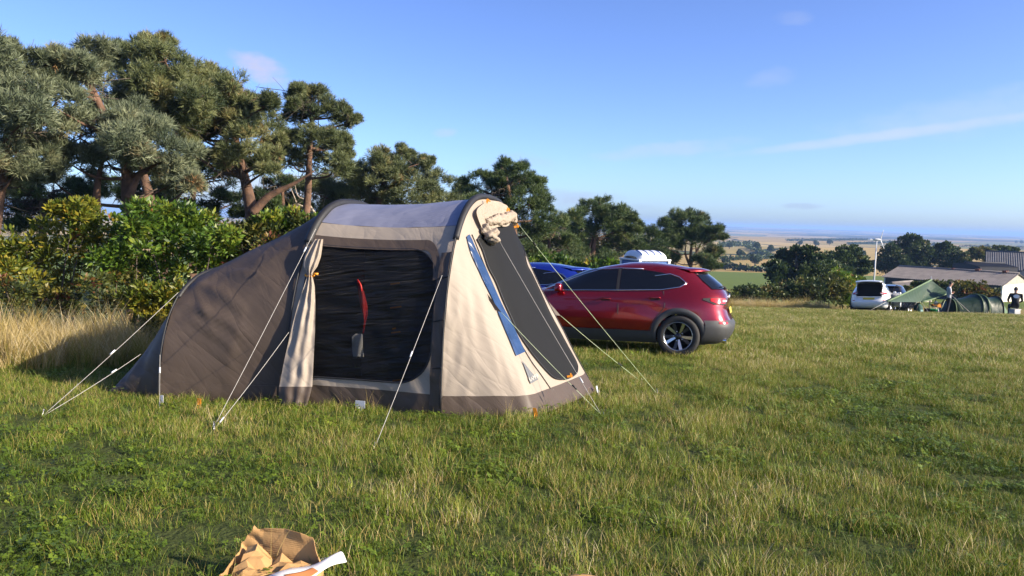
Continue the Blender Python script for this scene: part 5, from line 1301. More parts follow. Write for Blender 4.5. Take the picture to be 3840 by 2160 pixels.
def barn(name, label, R0, along, perp, L_, w, rise, wall_h, roof, gable_lo, gable_hi, side, over=.35):
    """R0: near end of the ridge; along: unit vector down the ridge; perp: unit vector to the visible eave"""
    base = Vector((R0.x, R0.y, g(R0.x, R0.y))); root = empty(name, base, 0, label, 'barn'); lc = lambda p: p-base
    up = Vector((0, 0, 1)); R1 = R0+along*L_
    ez = R0.z-rise
    for sg, nm in ((1, 'roof'), (-1, 'roof')):
        E0 = R0+perp*sg*(w+over)-up*(rise*(w+over)/w); E1 = E0+along*L_
        b = MB(); corrugated(b, lc(E0-along*over), lc(E1+along*over), lc(R1+along*over), lc(R0-along*over)); b.build(nm, roof, root, False, .05)
    MB().tube([lc(R0-along*over+up*.05), lc(R1+along*over+up*.05)], .16, 8).build('ridge', roof, root, True)
    zb = min(g(*(R0+perp*w)[:2]), g(*(R0-perp*w)[:2]), g(*(R1+perp*w)[:2]), g(*(R1-perp*w)[:2]))-.5
    def wall(P, Q, z0, z1, m_, nm='wall', th=.25):
        n = (Q-P).normalized().cross(up); b = MB(); q = [Vector((P.x, P.y, z0)), Vector((Q.x, Q.y, z0)), Vector((Q.x, Q.y, z1)), Vector((P.x, P.y, z1))]
        b.add([lc(v) for v in q], [(0, 1, 2, 3)]); b.build(nm, m_, root, False, th)
    a0, a1 = R0+perp*w, R0-perp*w; b0, b1 = a0+along*L_, a1+along*L_
    for P, Q in ((a0, a1), (b0, b1)):
        wall(P, Q, zb, ez, gable_lo)
        b = MB(); b.add([lc(Vector((P.x, P.y, ez))), lc(Vector((Q.x, Q.y, ez))), lc(Vector((*(P.lerp(Q, .5))[:2], R0.z)))], [(0, 1, 2)]); b.build('gable', gable_hi, root, False, .2)
    wall(a0+along*.13, b0-along*.13, zb, ez-.02, side); wall(a1+along*.13, b1-along*.13, zb, ez-.02, side)
    return root, lc
RR = at(3812, 1026, 108); RL = at_z(3380, 999, RR.z); al = (RL-RR); LB = al.length; al.normalize(); pe = Vector((al.y, -al.x, 0))
if pe.x > 0 and pe.y > 0: pe = -pe
E0 = at_plane(3757, 1070, RR, al); wv = (E0-RR).dot(pe)
if wv < 0: pe = -pe; wv = -wv
wv = min(8.0, max(3.5, wv)); ris = max(1.0, RR.z-E0.z)
bn, blc = barn('long_barn', 'long low barn with weathered corrugated roof and whitewashed gable end', RR, al, pe, LB, wv, ris, 2.8, roofb, wallw, boardm, darkw)
for px, py, s_ in ((3668, 1010, .6), (3770, 1017, .6), (3575, 1005, .4)):
    q = at_plane(px, py, RR, Vector((al.y, -al.x, 0)).normalized()); f = (q-RR).dot(al); c = RR+al*f
    b = MB(); 
    for sg in (-1, 1): b.box(blc(c+pe*sg*.45*s_+Vector((0, 0, .28*s_))), (.9*s_, .9*s_, .10), Matrix.Rotation(math.atan2(al.y, al.x), 3, 'Z') @ Matrix.Rotation(sg*.6, 3, 'X'))
    b.build('ridge_vent', ridgem, bn)
R2 = at(3706, 943, 132); al2 = Vector((.85, -.50, 0)).normalized(); pe2 = Vector((al2.y, -al2.x, 0)); E2 = at(3684, 998, 126)
barn('tall_barn', 'tall barn with slate-grey corrugated roof above the long barn', R2, al2, pe2, 26, 7.5, 2.6, 3.5, roofs, darkw, darkw, darkw)
R3 = at(3622, 985, 124); barn('dark_shed', 'dark flat shed between the olive tree and the tall barn', R3, Vector((.99, .1, 0)).normalized(), Vector((.1, -.99, 0)).normalized(), 6.5, 3, .45, 2.5, darkw, darkw, darkw, darkw, .15)
R4 = at(3845, 1013, 112); barn('small_barn', 'small corrugated barn roof showing beside the whitewashed gable', R4, Vector((.8, .6, 0)).normalized(), Vector((.6, -.8, 0)).normalized(), 9, 3.5, 1.4, 2.5, roofs, boardm, boardm, boardm, .2)
q = at(3345, 1062, 96); R5 = Vector((q.x, q.y, q.z)); barn('low_shed', 'low grey lean-to with a sloping roof below the long barn', R5, Vector((.75, .66, 0)).normalized(), Vector((.66, -.75, 0)).normalized(), 6, 2.5, .7, 1.6, roofb, boardm, boardm, boardm, .15)
# wind turbine
wtm = pbr('white_turbine_paint', (.58, .59, .60), .4, var=.05)
top = at(3288, 901, 98); gb = Vector((top.x, top.y, g(top.x, top.y))); wt = empty('wind_turbine', gb, 0, 'small white wind turbine on a slim mast among the dark trees', 'wind turbine'); H = top.z-gb.z
MB().tube([(0, 0, 0), (0, 0, H*.5), (0, 0, H)], [.12, .09, .06], 12).build('mast', wtm, wt, True)
MB().tube([(-.42, .05, H+.06), (-.25, .03, H+.1), (.25, -.03, H+.1), (.42, -.05, H+.09)], [.05, .13, .14, .06], 12).build('nacelle', wtm, wt, True)
hubp = Vector((.42, -.05, H+.09)); 
for k in range(3):
    a = R(22+120*k); ax = Vector((math.sin(a)*.42, -math.sin(a)*.9*.42, math.cos(a))).normalized(); sd = Vector((.75, .35, 0))
    b = MB(); n = 8
    for i in range(n+1):
        f = i/n; wd = .13*(1-.75*f); p = hubp+ax*(1.25*f); b.v += [tuple(p+sd*wd), tuple(p+Vector((.03, -.03, 0))), tuple(p-sd*wd*.6)]
    b.f = [(3*i+j, 3*i+j+1, 3*i+j+4, 3*i+j+3) for i in range(n) for j in range(2)]
    b.build('blade', wtm, wt, True, .03)
MB().lathe([(.0, .12), (.08, .06), (.1, -.05)], hubp, 12, Matrix.Rotation(math.pi/2, 3, 'Y')).build('rotor_hub', wtm, wt, True)
MB().add([(-.42, .05, H+.06), (-.75, .06, H+.22), (-.78, .06, H-.02)], [(0, 1, 2)]).build('tail_fin', wtm, wt, False, .02)
# portable toilet behind the red car
bluepl = pbr('blue_cabin_plastic', (.02, .10, .36), .45, var=.08); whitepl = pbr('white_ribbed_plastic', (.74, .76, .78), .35, var=.06)
tq = at(2418, 985, 21.5); tb_ = Vector((tq.x, tq.y, g(tq.x, tq.y))); tl = empty('portable_toilet', tb_, R(24), 'blue portable toilet cabin with a white ribbed domed roof behind the red car', 'toilet cabin'); tl.scale = (.84, .84, 1); hh = at(2418, 974, 21.5).z-tb_.z
MB().box((0, 0, hh/2), (1.12, 1.1, hh)).build('cabin', bluepl, tl, False, bevel=.03)
for sx in (-1, 1):
    for sy in (-1, 1): MB().box((sx*.56, sy*.55, hh/2), (.09, .09, hh+.005)).build('corner_post', whitepl, tl, False, bevel=.02)
MB().box((0, 0, hh+.012), (1.24, 1.22, .045)).build('roof_rim', whitepl, tl, False, bevel=.012)
def dome(x, a): return Vector((x, -.52*math.cos(a), hh+.03+.22*math.sin(a)**.8))
V = []; F = []; nx = 60; na = 22
for i in range(nx+1):
    x = -.56+1.12*i/nx; rib = .035*(.5+.5*math.cos(i/nx*2*math.pi*4.5+math.pi))**.5; endf = min(1, (min(i, nx-i)/6)**.5)
    for j in range(na+1):
        p = dome(x, math.pi*j/na); V.append(Vector((x, p.y*(1+rib)*(.75+.25*endf), hh+.03+(p.z-hh-.03)*(1+rib*2.2)*(.35+.65*endf))))
F = [(i*(na+1)+j, i*(na+1)+j+1, (i+1)*(na+1)+j+1, (i+1)*(na+1)+j) for i in range(nx) for j in range(na)]
MB().add(V, F).build('domed_roof', whitepl, tl, True)
for k in range(4):
    x = -.56+1.12*(k+.5)/4.5; b = MB(); b.tube([(x, -.53*math.cos(a), hh+.035+.225*math.sin(a)**.8) for a in [math.pi*(.12+.30*q/8) for q in range(9)]], .022, 6); b.build('roof_vent', bluepl, tl, True)
MB().box((0, -.558, hh*.48), (.72, .02, hh*.86)).build('door', whitepl, tl, False, bevel=.008)

# ------------------------------------------------------------------ the neighbouring camp
tarpm = pbr('green_tarp', (.012, .044, .017), .55, var=.12, scale=3, transl=.15, wr=[((2, 2, .8), (.3, .5, .2), .4)])
tarpl = pbr('green_tarp_edge', (.16, .24, .12), .6, var=.1, transl=.3)
gtm = pbr('dark_green_tent_cloth', (.009, .032, .016), .5, var=.15, scale=2, transl=.2, wr=[((3, 3, 1), (.3, .5, .2), .4)]); gtl = pbr('pale_green_tent_cloth', (.11, .19, .085), .55, var=.1, transl=.25)
polem = pbr('aluminium_pole', (.5, .5, .5), .4, .9); woodp = pbr('orange_tent_pole', (.42, .14, .05), .6)
TY = 41.0
tpk = [at(3492, 1050, TY+.3), at(3326, 1131, TY-4.4), at(3455, 1132, TY-1.2), at(3558, 1098, TY-.2)]; tbk = at(3440, 1090, TY+3.2)
tarp = empty('green_tarp', (tpk[0].x, TY, g(tpk[0].x, TY)), 0, 'green tarpaulin pitched as a sloping canopy beside the white hatchback', 'tarp'); lt = lambda p: p-Vector(tarp.location)
pk, lf_, bt, rt = tpk
def tri_sheet(name, a, b_, c, m_, n=14, sag=.10):
    V = []; F = []; idx = {}
    for i in range(n+1):
        for j in range(n+1-i):
            u, v = i/n, j/n; p = a*(1-u-v)+b_*u+c*v; s = sag*27*u*v*(1-u-v)+sag*.9*(u*(1-u-v)+v*(1-u-v)+u*v)
            idx[i, j] = len(V); V.append(lt(p+Vector((0, .15*s, -s*.8))+Vector((0, 0, .02*mnoise.noise(Vector((u*9, v*3, 1)))))))
    for i in range(n):
        for j in range(n-i):
            F.append((idx[i, j], idx[i+1, j], idx[i, j+1]))
            if i+j < n-1: F.append((idx[i+1, j], idx[i+1, j+1], idx[i, j+1]))
    return MB().add(V, F).build(name, m_, tarp, True)
tri_sheet('canopy', pk, lf_, bt, tarpm); tri_sheet('canopy', pk, bt, rt, tarpm); tri_sheet('canopy', pk, lf_, tbk, tarpm); tri_sheet('canopy', pk, tbk, rt, tarpm)
MB().tube([lt(pk.lerp(lf_, k/8)+Vector((0, -.02, .01-.03*math.sin(k/8*3.14)))) for k in range(9)], .045, 6).build('hem', tarpl, tarp, True)
MB().tube([lt(bt.lerp(rt, k/8)+Vector((0, -.02, -.05*math.sin(k/8*3.14)))) for k in range(9)], .04, 6).build('hem', tarpl, tarp, True)
MB().tube([lt(pk+Vector((0, 0, .2))), lt(Vector((pk.x, pk.y, g(pk.x, pk.y)-.1)))], .025, 8).build('pole', polem, tarp, True)
MB().tube([lt(rt), lt(Vector((rt.x, rt.y, g(rt.x, rt.y)-.1)))], .018, 8).build('pole', polem, tarp, True)
MB().tube([lt(tbk), lt(Vector((tbk.x, tbk.y, g(tbk.x, tbk.y)-.1)))], .018, 8).build('pole', polem, tarp, True)
for p, q in ((lf_, Vector((lf_.x-1.2, lf_.y-.6, 0))), (rt, Vector((rt.x+1.2, rt.y-.4, 0))), (bt, Vector((bt.x+.1, bt.y-.7, 0)))):
    q.z = g(q.x, q.y); MB().tube([lt(p), lt(q)], .008, 5).build('guy_rope', ropem, tarp, True)
# green tunnel tent
GY = 41.5; gl = [at(3528, 1160, GY+.6), at(3570, 1112, GY+.6), at(3665, 1096, GY+.6), at(3742, 1105, GY+.6), at(3792, 1158, GY+.6)]
gt = empty('small_tunnel_tent', (gl[2].x, GY+.8, g(gl[2].x, GY+.8)), 0, 'dark green tunnel tent with a pale green end beside the seated person', 'tent'); gg_ = lambda p: p-Vector(gt.location)
def gsec(x, h, w): 
    out = []
    for k in range(17):
        a = math.pi*k/16; y = GY+.9-w*math.copysign(abs(math.cos(a))**.8, math.cos(a)); out.append(gg_(Vector((x, y, g(x, y)-.03+h*math.sin(a)**.75))))
    return out
def hz(p): return p.z-g(p.x, GY)
secs = [(gl[0].x, .06, .5), (gl[1].x, hz(gl[1])*.98, .85), (gl[2].x-.02, hz(gl[2]), 1.05), (gl[2].x+.3, hz(gl[2])*.97, 1.05), (gl[3].x, hz(gl[3]), .95), (gl[4].x, .06, .5)]
def gpanel(i0, i1, m_, nm, n=6):
    V = []; F = []
    for s in range(i0, i1):
        for k in range(n+1):
            f = k/n; a, b_ = secs[s], secs[s+1]; sg_ = 1-.08*4*f*(1-f); V += gsec(a[0]+(b_[0]-a[0])*f, (a[1]+(b_[1]-a[1])*f)*sg_, a[2]+(b_[2]-a[2])*f)
    rows = (n+1)*(i1-i0)
    F = [(r_*17+k, r_*17+k+1, (r_+1)*17+k+1, (r_+1)*17+k) for r_ in range(rows-1) for k in range(16)]
    return MB().add(V, F).build(nm, m_, gt, True)
gpanel(0, 2, gtm, 'front_panel'); gpanel(2, 4, gtm, 'middle_panel'); gpanel(4, 5, gtl, 'end_panel')
for s, m_, r_ in ((1, tarpl, .025), (2, tarpl, .02), (3, tarpl, .03), (4, darkin, .025)):
    MB().tube([p+Vector((0, -.01, .02)) for p in gsec(*secs[s])], r_, 6).build('pole_sleeve', m_, gt, True)
for (a, b_) in (((3580, 1115), (3612, 1160)), ((3545, 1125), (3528, 1162)), ((3748, 1112), (3768, 1100))):
    MB().tube([gg_(at(*a, GY-.1)), gg_(at(*b_, GY-.6))], .008, 5).build('guy_rope', ropeg, gt, True)

# people
skinm = pbr('skin', (.45, .25, .17), .6, var=.08); hairm = pbr('dark_hair', (.025, .018, .014), .7, var=.2); shirtg = pbr('grey_tshirt', (.42, .43, .45), .85, var=.08, bump=.3, bscale=20); trous = pbr('dark_trousers', (.014, .016, .024), .8, var=.15, bump=.3, bscale=20); shirtk = pbr('black_tshirt', (.010, .010, .012), .8, var=.15, bump=.3, bscale=20); shoe = pbr('shoe_leather', (.03, .025, .02), .7); printm = pbr('white_shirt_print', (.78, .78, .78), .7, var=.05)
def person(label, loc, rz, J, zone, extra=None):
    """J: joint name -> (position, radius, parent); zone(co) -> material slot (0 skin, 1 top, 2 legs, 3 shoes)"""
    names = list(J); me = bpy.data.meshes.new('body'); ix = {n: i for i, n in enumerate(names)}
    me.from_pydata([J[n][0] for n in names], [(ix[n], ix[J[n][2]]) for n in names if J[n][2]], [])
    o = bpy.data.objects.new('body', me); COL.objects.link(o); m = o.modifiers.new('skin', 'SKIN'); m.use_smooth_shade = True
    for i, n in enumerate(names):
        r = J[n][1]; r = r if isinstance(r, tuple) else (r, r); me.skin_vertices[0].data[i].radius = r; me.skin_vertices[0].data[i].use_root = (i == 0)
    o.modifiers.new('sub', 'SUBSURF').levels = 2; o.modifiers['sub'].render_levels = 2
    bpy.context.view_layer.update(); m2 = bpy.data.meshes.new_from_object(o.evaluated_get(bpy.context.evaluated_depsgraph_get())); COL.objects.unlink(o); bpy.data.objects.remove(o)
    root = empty('person', loc, rz, label, 'person'); m2.materials.clear()
    body = link(bpy.data.objects.new('body', m2), root)
    return root, body, m2
def hand(J, wrist, side, d, w, up):
    """palm with five short finger chains; d forward, w across, up thickness direction"""
    p = Vector(J[wrist][0]); d = Vector(d).normalized(); w = Vector(w).normalized()
    pm = p+d*.08; J['palm'+side] = (tuple(pm), (.040, .020), wrist)
    for k, (o, l) in enumerate(((-.030, .068), (-.010, .078), (.010, .074), (.030, .058))):
        a = pm+w*o+d*.02; J['f%d%s' % (k, side)] = (tuple(a), .010, 'palm'+side); c = a+d*l*.55+Vector(up)*.012; J['g%d%s' % (k, side)] = (tuple(c), .009, 'f%d%s' % (k, side)); J['h%d%s' % (k, side)] = (tuple(c+d*l*.35+Vector(up)*.03), .007, 'g%d%s' % (k, side))
    t = p+d*.03-w*.035; J['t0'+side] = (tuple(t), .012, wrist); J['t1'+side] = (tuple(t+d*.045-w*.02), .009, 't0'+side)
def head_parts(root, c, face, tilt=0.0, hat=None):
    """hair cap, nose, ears, eyes on the head ball at c, facing 'face'"""
    f = Vector(face).normalized(); s = Vector((0, 0, 1)).cross(f).normalized(); c = Vector(c); up = Vector((0, 0, 1))
    M = Matrix((s, f, up)).transposed(); b = MB(); V = []; F = []; n = 18; m = 9
    for j in range(m+1):
        for i in range(n):
            a = 2*math.pi*i/n; e = -.25+1.82*j/m; k = 1.0
            fr = math.sin(a)
            if fr > .35 and e < .62: e = .62
            V.append(c+M @ Vector((math.cos(a)*math.cos(e)*.085, math.sin(a)*math.cos(e)*.104-.008, math.sin(e)*.122+.012)))
    for j in range(m):
        for i in range(n): F.append((j*n+i, j*n+(i+1) % n, (j+1)*n+(i+1) % n, (j+1)*n+i))
    MB().add(V, F).build('hair', hairm, root, True)
    MB().lathe([(.016, -.02), (.012, .0), (.004, .022)], c+f*.098+up*(-.012), 8, M @ Matrix.Rotation(-.25, 3, 'X')).build('nose', skinm, root, True)
    for sg in (-1, 1):
        MB().lathe([(.0, .012), (.022, .006), (.026, -.006)], c+s*sg*.084-up*.01, 10, M @ Matrix.Rotation(sg*math.pi/2, 3, 'Y')).build('ear', skinm, root, True)
        MB().lathe([(.0, .006), (.010, .002), (.011, -.004)], c+s*sg*.034+f*.088+up*.014, 8, M @ Matrix.Rotation(-math.pi/2, 3, 'X')).build('eye', hairm, root, True)
    MB().box(c+f*.090-up*.058, (.045, .012, .008), M).build('mouth', pbr('lips', (.35, .14, .11), .5), root)
def assign(me, zone, mats):
    for m_ in mats: me.materials.append(m_)
    for p in me.polygons: p.material_index = zone(p.center)
# standing man: local +x is where he looks (towards the right of the camp), leaning back a little with arms folded
mp_ = at(3556, 1160, 40.3); ml = Vector((mp_.x, mp_.y, g(mp_.x, mp_.y)))
J = {'pelvis': ((0, 0, .93), (.15, .12), None), 'waist': ((-.03, 0, 1.10), (.145, .11), 'pelvis'), 'chest': ((-.04, 0, 1.32), (.175, .125), 'waist'), 'neckb': ((-.02, 0, 1.48), (.075, .07), 'chest'), 'neck': ((.01, 0, 1.54), .056, 'neckb'), 'head': ((.035, 0, 1.64), (.082, .095), 'neck'), 'crown': ((.035, 0, 1.72), (.075, .085), 'head')}
for s, n in ((1, 'L'), (-1, 'R')):
    J['hip'+n] = ((0, s*.09, .86), .088, 'pelvis'); J['knee'+n] = ((.03 if s > 0 else -.05, s*.11, .48), .062, 'hip'+n); J['ank'+n] = ((0 if s > 0 else -.12, s*.12, .09), .045, 'knee'+n); J['toe'+n] = ((.16 if s > 0 else .04, s*.14, .035), .04, 'ank'+n)
    J['sho'+n] = ((-.04, s*.185, 1.43), .062, 'chest'); J['elb'+n] = ((-.02, s*.25, 1.15), .044, 'sho'+n); J['wri'+n] = ((.17, -s*.02, 1.20+.03*s), .030, 'elb'+n); hand(J, 'wri'+n, n, (.15, -s*1, .05), (0, 0, 1), (-.3, 0, 0))
man, mb_, mm = person('man in a grey t-shirt and dark trousers standing between the green tarp and tent', ml, R(-12), J, None)
def zone1(c):
    if c.z < .10: return 3
    if c.z < .93: return 2
    if c.z > 1.49: return 0
    if c.x > .06 and 1.05 < c.z < 1.35 and abs(c.y) < .3: return 0
    return 1
assign(mm, zone1, [skinm, shirtg, trous, shoe]); head_parts(man, (.04, 0, 1.665), (1, 0, -.1))
# seated person with back to the camera
sp = at(3806, 1152, 38.6); sl = Vector((sp.x, sp.y, g(sp.x, sp.y)))
J = {'pelvis': ((0, 0, .50), (.17, .14), None), 'waist': ((.0, 0, .68), (.17, .13), 'pelvis'), 'chest': ((.04, 0, .92), (.20, .145), 'waist'), 'neckb': ((.07, 0, 1.07), (.085, .08), 'chest'), 'neck': ((.09, 0, 1.13), .06, 'neckb'), 'head': ((.11, 0, 1.22), (.082, .095), 'neck'), 'crown': ((.11, 0, 1.30), (.075, .085), 'head')}
for s, n in ((1, 'L'), (-1, 'R')):
    J['hip'+n] = ((.06, s*.10, .48), .10, 'pelvis'); J['knee'+n] = ((.48, s*.15, .50), .068, 'hip'+n); J['ank'+n] = ((.42, s*.16, .09), .045, 'knee'+n); J['toe'+n] = ((.58, s*.18, .035), .04, 'ank'+n)
    J['sho'+n] = ((.05, s*.21, 1.02), .068, 'chest'); J['elb'+n] = ((.08, s*.28, .74), .048, 'sho'+n); J['wri'+n] = ((.32, s*.20, .64), .032, 'elb'+n); hand(J, 'wri'+n, n, (.9, -s*.2, -.15), (0, s, .1), (0, 0, -.3))
sit, sb_, sm_ = person('person in a black t-shirt with a white back print sitting on a grey box', sl, R(66), J, None)
def zone2(c):
    if c.z < .09: return 3
    if c.z > 1.09: return 0
    if c.x > .16 and c.z > .56 and abs(c.y) > .12: return 0
    if c.z < .56 and (c.x > .02 or c.z < .44): return 2
    return 1
sit.scale = (1.1, 1.1, 1.08); assign(sm_, zone2, [skinm, shirtk, trous, shoe]); head_parts(sit, (.115, 0, 1.245), (1, 0, -.05))
b = MB(); n = 20
def backp(y, z): return Vector((-.115-.012*math.cos(y*8)+.10*(z-.9)*.4, y, z))
b.v = [tuple(backp(0, .95))]+[tuple(backp(.115*math.cos(2*math.pi*k/n), .95+.085*math.sin(2*math.pi*k/n))) for k in range(n)]; b.f = [(0, 1+k, 1+(k+1) % n) for k in range(n)]
b.build('shirt_print', printm, sit, False, .02)
coolm = pbr('pale_grey_plastic', (.36, .37, .38), .5, var=.06)
cb = empty('cool_box', sl-Vector((0, 0, .0)), R(20), 'pale grey box the person in the black t-shirt sits on', 'box')
MB().box((0, 0, .17), (.44, .34, .34), None, .96).build('body', coolm, cb, False, bevel=.03); MB().box((0, 0, .362), (.46, .36, .04)).build('lid', coolm, cb, False, bevel=.015)

# small camp things
def small(px, py, Y, name, label, cat, rz=0.0):
    q = at(px, py, Y); return empty(name, (q.x, q.y, g(q.x, q.y)), rz, label, cat)
greenb = pbr('bright_green_plastic', (.02, .26, .09), .4, var=.06); teal = pbr('dark_teal_canvas', (.012, .06, .05), .8, var=.2, bump=.3, bscale=15); orangep = pbr('orange_plastic', (.75, .27, .03), .45)
o = small(3502, 1158, 40.0, 'bucket', 'bright green bucket on the grass under the camp stove', 'bucket')
MB().lathe([(.0, .0), (.13, .0), (.17, .30), (.18, .30), (.17, .285), (.12, .03), (.0, .03)], (0, 0, .0), 20).build('pail', greenb, o, True); MB().tube([(.18*math.cos(a), .02, .30+.12*math.sin(a)) for a in [math.pi*k/10 for k in range(11)]], .006, 6).build('handle', polem, o, True)
o = small(3508, 1150, 40.6, 'camp_stove', 'camp stove with orange windshield and white pan on folding legs', 'stove')
for a in (0, 1, 2, 3): MB().tube([(.22*math.cos(a*1.57+.8), .22*math.sin(a*1.57+.8), 0), (.12*math.cos(a*1.57+.8), .12*math.sin(a*1.57+.8), .45)], .014, 6).build('leg', polem, o, True)
MB().box((0, 0, .47), (.34, .26, .05)).build('burner_plate', darkin, o, False, bevel=.01)
b = MB(); b.add([(-.2, -.14, .5), (.22, -.14, .42), (.22, -.14, .62), (-.2, -.14, .56), (-.2, .14, .5), (.22, .14, .42), (.22, .14, .62), (-.2, .14, .56)], [(0, 1, 2, 3), (4, 7, 6, 5), (1, 5, 6, 2)]); b.build('windshield', orangep, o, False, .012)
MB().lathe([(.0, .50), (.10, .50), (.11, .60), (.115, .60)], (0, 0, .06), 20).build('pan', whitepl, o, True); MB().lathe([(.11, .0), (.06, .04), (.0, .06)], (0, 0, .68), 20).build('pan_lid', whitepl, o, True); MB().tube([(-.3, 0, .70), (-.1, 0, .65), (.1, 0, .65), (.32, 0, .68)], .014, 6).build('pan_handle', darkin, o, True)
o = small(3490, 1158, 40.8, 'crate', 'low black crate beside the green bucket', 'crate')
MB().box((-.05, 0, .16), (.4, .3, .32), None, 1.08).build('tray', darkin, o, False, bevel=.02); MB().box((-.05, 0, .325), (.44, .34, .03)).build('rim', darkin, o, False, bevel=.01)
o = small(3443, 1160, 40.2, 'rucksack', 'dark teal rucksack with a pale label standing under the tarp', 'rucksack')
V = []; F = []
MB().lathe([(.0, .0), (.20, .02), (.23, .15), (.21, .42), (.14, .52), (.07, .56), (.09, .60), (.05, .63), (.0, .635)], (0, 0, 0), 14).build('pack', teal, o, True); MB().box((.08, -.215, .22), (.16, .03, .12), None, .9).build('pocket', pbr('pale_teal_print', (.35, .55, .5), .6), o, False, bevel=.01); MB().tube([(-.14, -.16, .1), (-.2, -.22, .3), (-.1, -.15, .5)], .018, 6).build('strap', darkin, o, True)
o = small(3472, 1150, 41.4, 'cup', 'small pale cup on the grass between the rucksack and the stove', 'cup')
MB().lathe([(.0, .0), (.05, .0), (.065, .14), (.058, .14), (.045, .02), (.0, .02)], (0, 0, .0), 14).build('cup_body', whitepl, o, True); MB().tube([(.055, 0, .03), (.10, 0, .05), (.10, 0, .10), (.06, 0, .12)], .008, 6).build('handle', whitepl, o, True)
greyc = pbr('grey_chair_cloth', (.10, .105, .115), .7, var=.2, bump=.3, bscale=12)
def camp_chair(px, Y, rz, label):
    o = small(px, 1160, Y, 'camp_chair', label, 'chair', rz); o['group'] = 'folding chairs under the tarp'
    MB().sheet(lambda a, b_: (-.25+.5*a, -.22+.44*b_, .40-.06*math.sin(math.pi*a)*math.sin(math.pi*b_)), 8, 8).build('seat', greyc, o, True, .012)
    MB().sheet(lambda a, b_: (-.25+.5*a, .22+.14*b_+.04*math.sin(math.pi*a), .40+.46*b_), 8, 8).build('backrest', greyc, o, True, .012)
    for sx in (-1, 1):
        MB().tube([(sx*.27, -.24, 0), (sx*.27, .26, .62)], .012, 6).build('leg', polem, o, True); MB().tube([(sx*.27, .26, 0), (sx*.27, -.24, .60)], .012, 6).build('leg', polem, o, True)
        MB().tube([(sx*.27, .22, .38), (sx*.27, .38, .90)], .012, 6).build('back_post', polem, o, True); MB().box((sx*.29, 0, .62), (.06, .48, .025)).build('armrest', greyc, o, False, bevel=.008)
camp_chair(3388, 40.6, R(20), 'grey folding camp chair next to the open door of the white hatchback'); camp_chair(3418, 41.2, R(-15), 'grey folding camp chair next to the dark teal rucksack')
# open door of the white hatchback
Md = Matrix.Translation(whitecar.location) @ whitecar.rotation_euler.to_matrix().to_4x4()
dr = empty('door', (.0, -.87, 0), 0); dr.parent = whitecar; dr.rotation_euler = (0, 0, R(24))
b = MB(); b.sheet(lambda a, c: (-1.05*a, -.02*math.sin(c*3), .30+.72*c), 8, 8); b.build('door_panel', whitep, dr, True, .07)
b = MB(); b.tube([(-.02, 0, 1.02), (-.35, .03, 1.28), (-.7, .05, 1.38), (-1.0, .02, 1.30), (-1.05, 0, 1.02)], .022, 6); b.build('window_frame', darkin, dr, True)

# ------------------------------------------------------------------ paper bag in the foreground
kraft = pbr('kraft_paper', (.52, .31, .13), .8, var=.10, scale=4, bump=.35, bscale=14, transl=.22, spec=.3)
glossy = pbr('glossy_white_paper', (.72, .70, .68), .35, var=.05, spec=.5); orangp = pbr('orange_print', (.42, .16, .05), .4, var=.25)
bc = onground(1010, 2215); bag = empty('paper_bag', bc, R(-12), 'crumpled brown paper bag standing open in the foreground grass', 'bag')
def bag_pt(a, z, seed=0.0, shrink=0.0):
    hw, hd = .205-shrink, .115-shrink; n = 8.0; c, s = math.cos(a), math.sin(a)
    x = hw*math.copysign(abs(c)**(2/n), c); y = hd*math.copysign(abs(s)**(2/n), s)
    k = z/.36; x *= 1-.16*k+.02*math.sin(3*k); y *= 1+.10*k
    nz_ = mnoise.noise(Vector((x*11+seed, y*11, z*9)))*.022+mnoise.noise(Vector((x*20, y*20+seed, z*14)))*.004
    nz_ += .020*(.5-abs(mnoise.noise(Vector((x*7+3, y*5, z*12+x*8)))))
    return Vector((x*(1+nz_*4), y*(1+nz_*6), z))
_rk = ((-40, .075), (0, .125), (22, .165), (40, .20), (60, .262), (84, .315), (98, .305), (112, .318), (132, .25), (150, .215), (180, .135), (205, .10), (235, .055), (270, .065), (300, .05), (320, .075), (360, .125))
def rim(a): return .74*float(np.interp(math.degrees(a) % 360, [q[0] for q in _rk], [q[1] for q in _rk]))+.006*math.sin(17*a)
V = []; F = []; na = 88; nz2 = 26
for j in range(nz2+1):
    for i in range(na):
        a = 2*math.pi*i/na; V.append(bag_pt(a, rim(a)*j/nz2))
F = [(j*na+i, j*na+(i+1) % na, (j+1)*na+(i+1) % na, (j+1)*na+i) for j in range(nz2) for i in range(na)]; F.append(tuple(range(na)))
MB().add(V, F).build('bag_wall', kraft, bag, False, .0025)
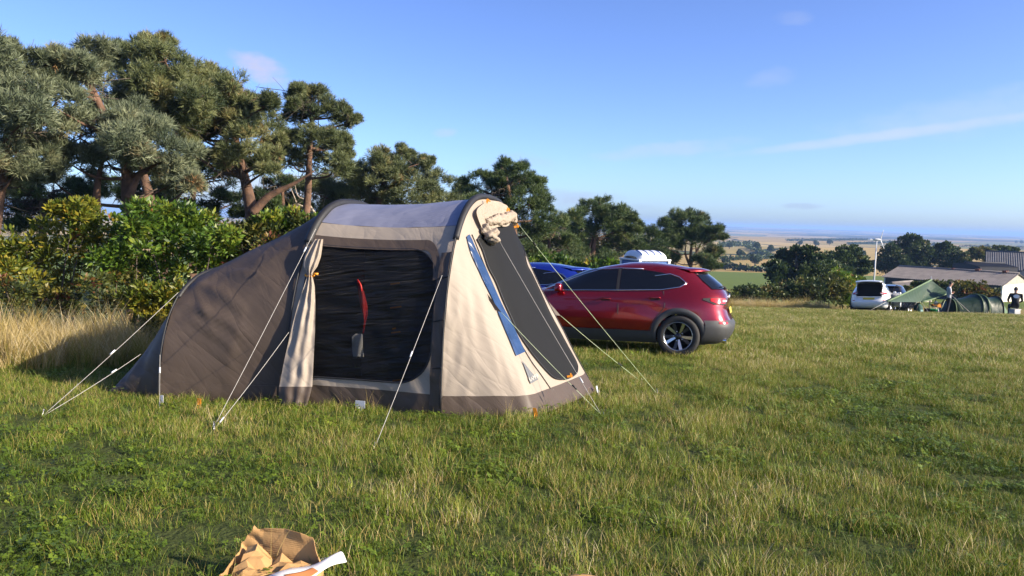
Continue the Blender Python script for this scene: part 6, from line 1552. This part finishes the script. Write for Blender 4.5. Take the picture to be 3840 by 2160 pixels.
# big creased folds of paper inside the mouth, and the leaflet lying across it
r_ = np.random.default_rng(5); V = []; F = []; n = 7
for j in range(n+1):
    for i in range(n+1):
        a, b_ = i/n, j/n; V.append(Vector((-.165+.33*a+r_.uniform(-.014, .014), -.09+.19*b_+r_.uniform(-.008, .008), .045+.10*b_*(1-.5*a)+r_.uniform(-.03, .03))))
F = [f for j in range(n) for i in range(n) for f in ((j*(n+1)+i, j*(n+1)+i+1, (j+1)*(n+1)+i+1), (j*(n+1)+i, (j+1)*(n+1)+i+1, (j+1)*(n+1)+i))]
MB().add(V, F).build('inner_fold', kraft, bag, False, .002)
lp = [at(985, 2172, 3.24), at(1268, 2080, 3.54), at(1300, 2104, 3.50), at(1085, 2200, 3.14)]
leaf_ = empty('leaflet', lp[0].lerp(lp[2], .5), 0, 'glossy white folded leaflet lying across the mouth of the paper bag', 'leaflet'); ll = lambda p: p-Vector(leaf_.location)
def leaf_pt(a, c, lift=0.0):
    p = lp[0].lerp(lp[1], a).lerp(lp[3].lerp(lp[2], a), c); return ll(p+Vector((0, 0, .018*math.sin(math.pi*c)+.010*math.sin(a*7+c*3)+lift)))
MB().sheet(lambda a, c: leaf_pt(a, c), 24, 10).build('outer_sheet', glossy, leaf_, True, .003)
MB().sheet(lambda a, c: leaf_pt(.08+.42*a, .58+.38*c, .004), 16, 8).build('printed_patch', orangp, leaf_, True, .001)
ex = (lp[1]-lp[0]).normalized(); ey = (lp[0]-lp[3]); ey = (ey-ex*ey.dot(ex)).normalized(); ez = ex.cross(ey)
for k in range(3):
    c0 = Vector(leaf_.location)+leaf_pt(.30+.22*k, .24, .009)
    MB().box(ll(c0), (.036, .004, .001), Matrix((ex, ey, ez)).transposed()).build('print_line', logom, leaf_)
scq = onground(2225, 2228); scp = empty('paper_scrap', scq, .2, 'flat piece of tan paper lying in the grass at the edge of the foreground', 'paper')
MB().sheet(lambda a, c: (-.12+.26*a, -.08+.16*c, .045+.008*math.sin(a*6)+.012*math.sin(c*7+a*3)), 16, 10).build('sheet', kraft, scp, True, .002)
# ------------------------------------------------------------------ haze: one closed box of thin air round everything but the sky
def make_haze():
    m, nt, N, L = newmat('haze_air'); out = N.new('ShaderNodeOutputMaterial'); v = N.new('ShaderNodeVolumePrincipled')
    v.inputs['Color'].default_value = (.34, .56, 1.0, 1); v.inputs['Density'].default_value = HAZE; v.inputs['Anisotropy'].default_value = 0.0
    L.new(v.outputs[0], out.inputs['Volume'])
    b = MB(); b.box((0, 0, (22-130)/2), (33000, 33000, 152)); o = b.build('haze', m); tag(o, 'thin blue haze hanging over the far plain', 'haze', kind='stuff')
HAZE = 1.9e-4
make_haze()
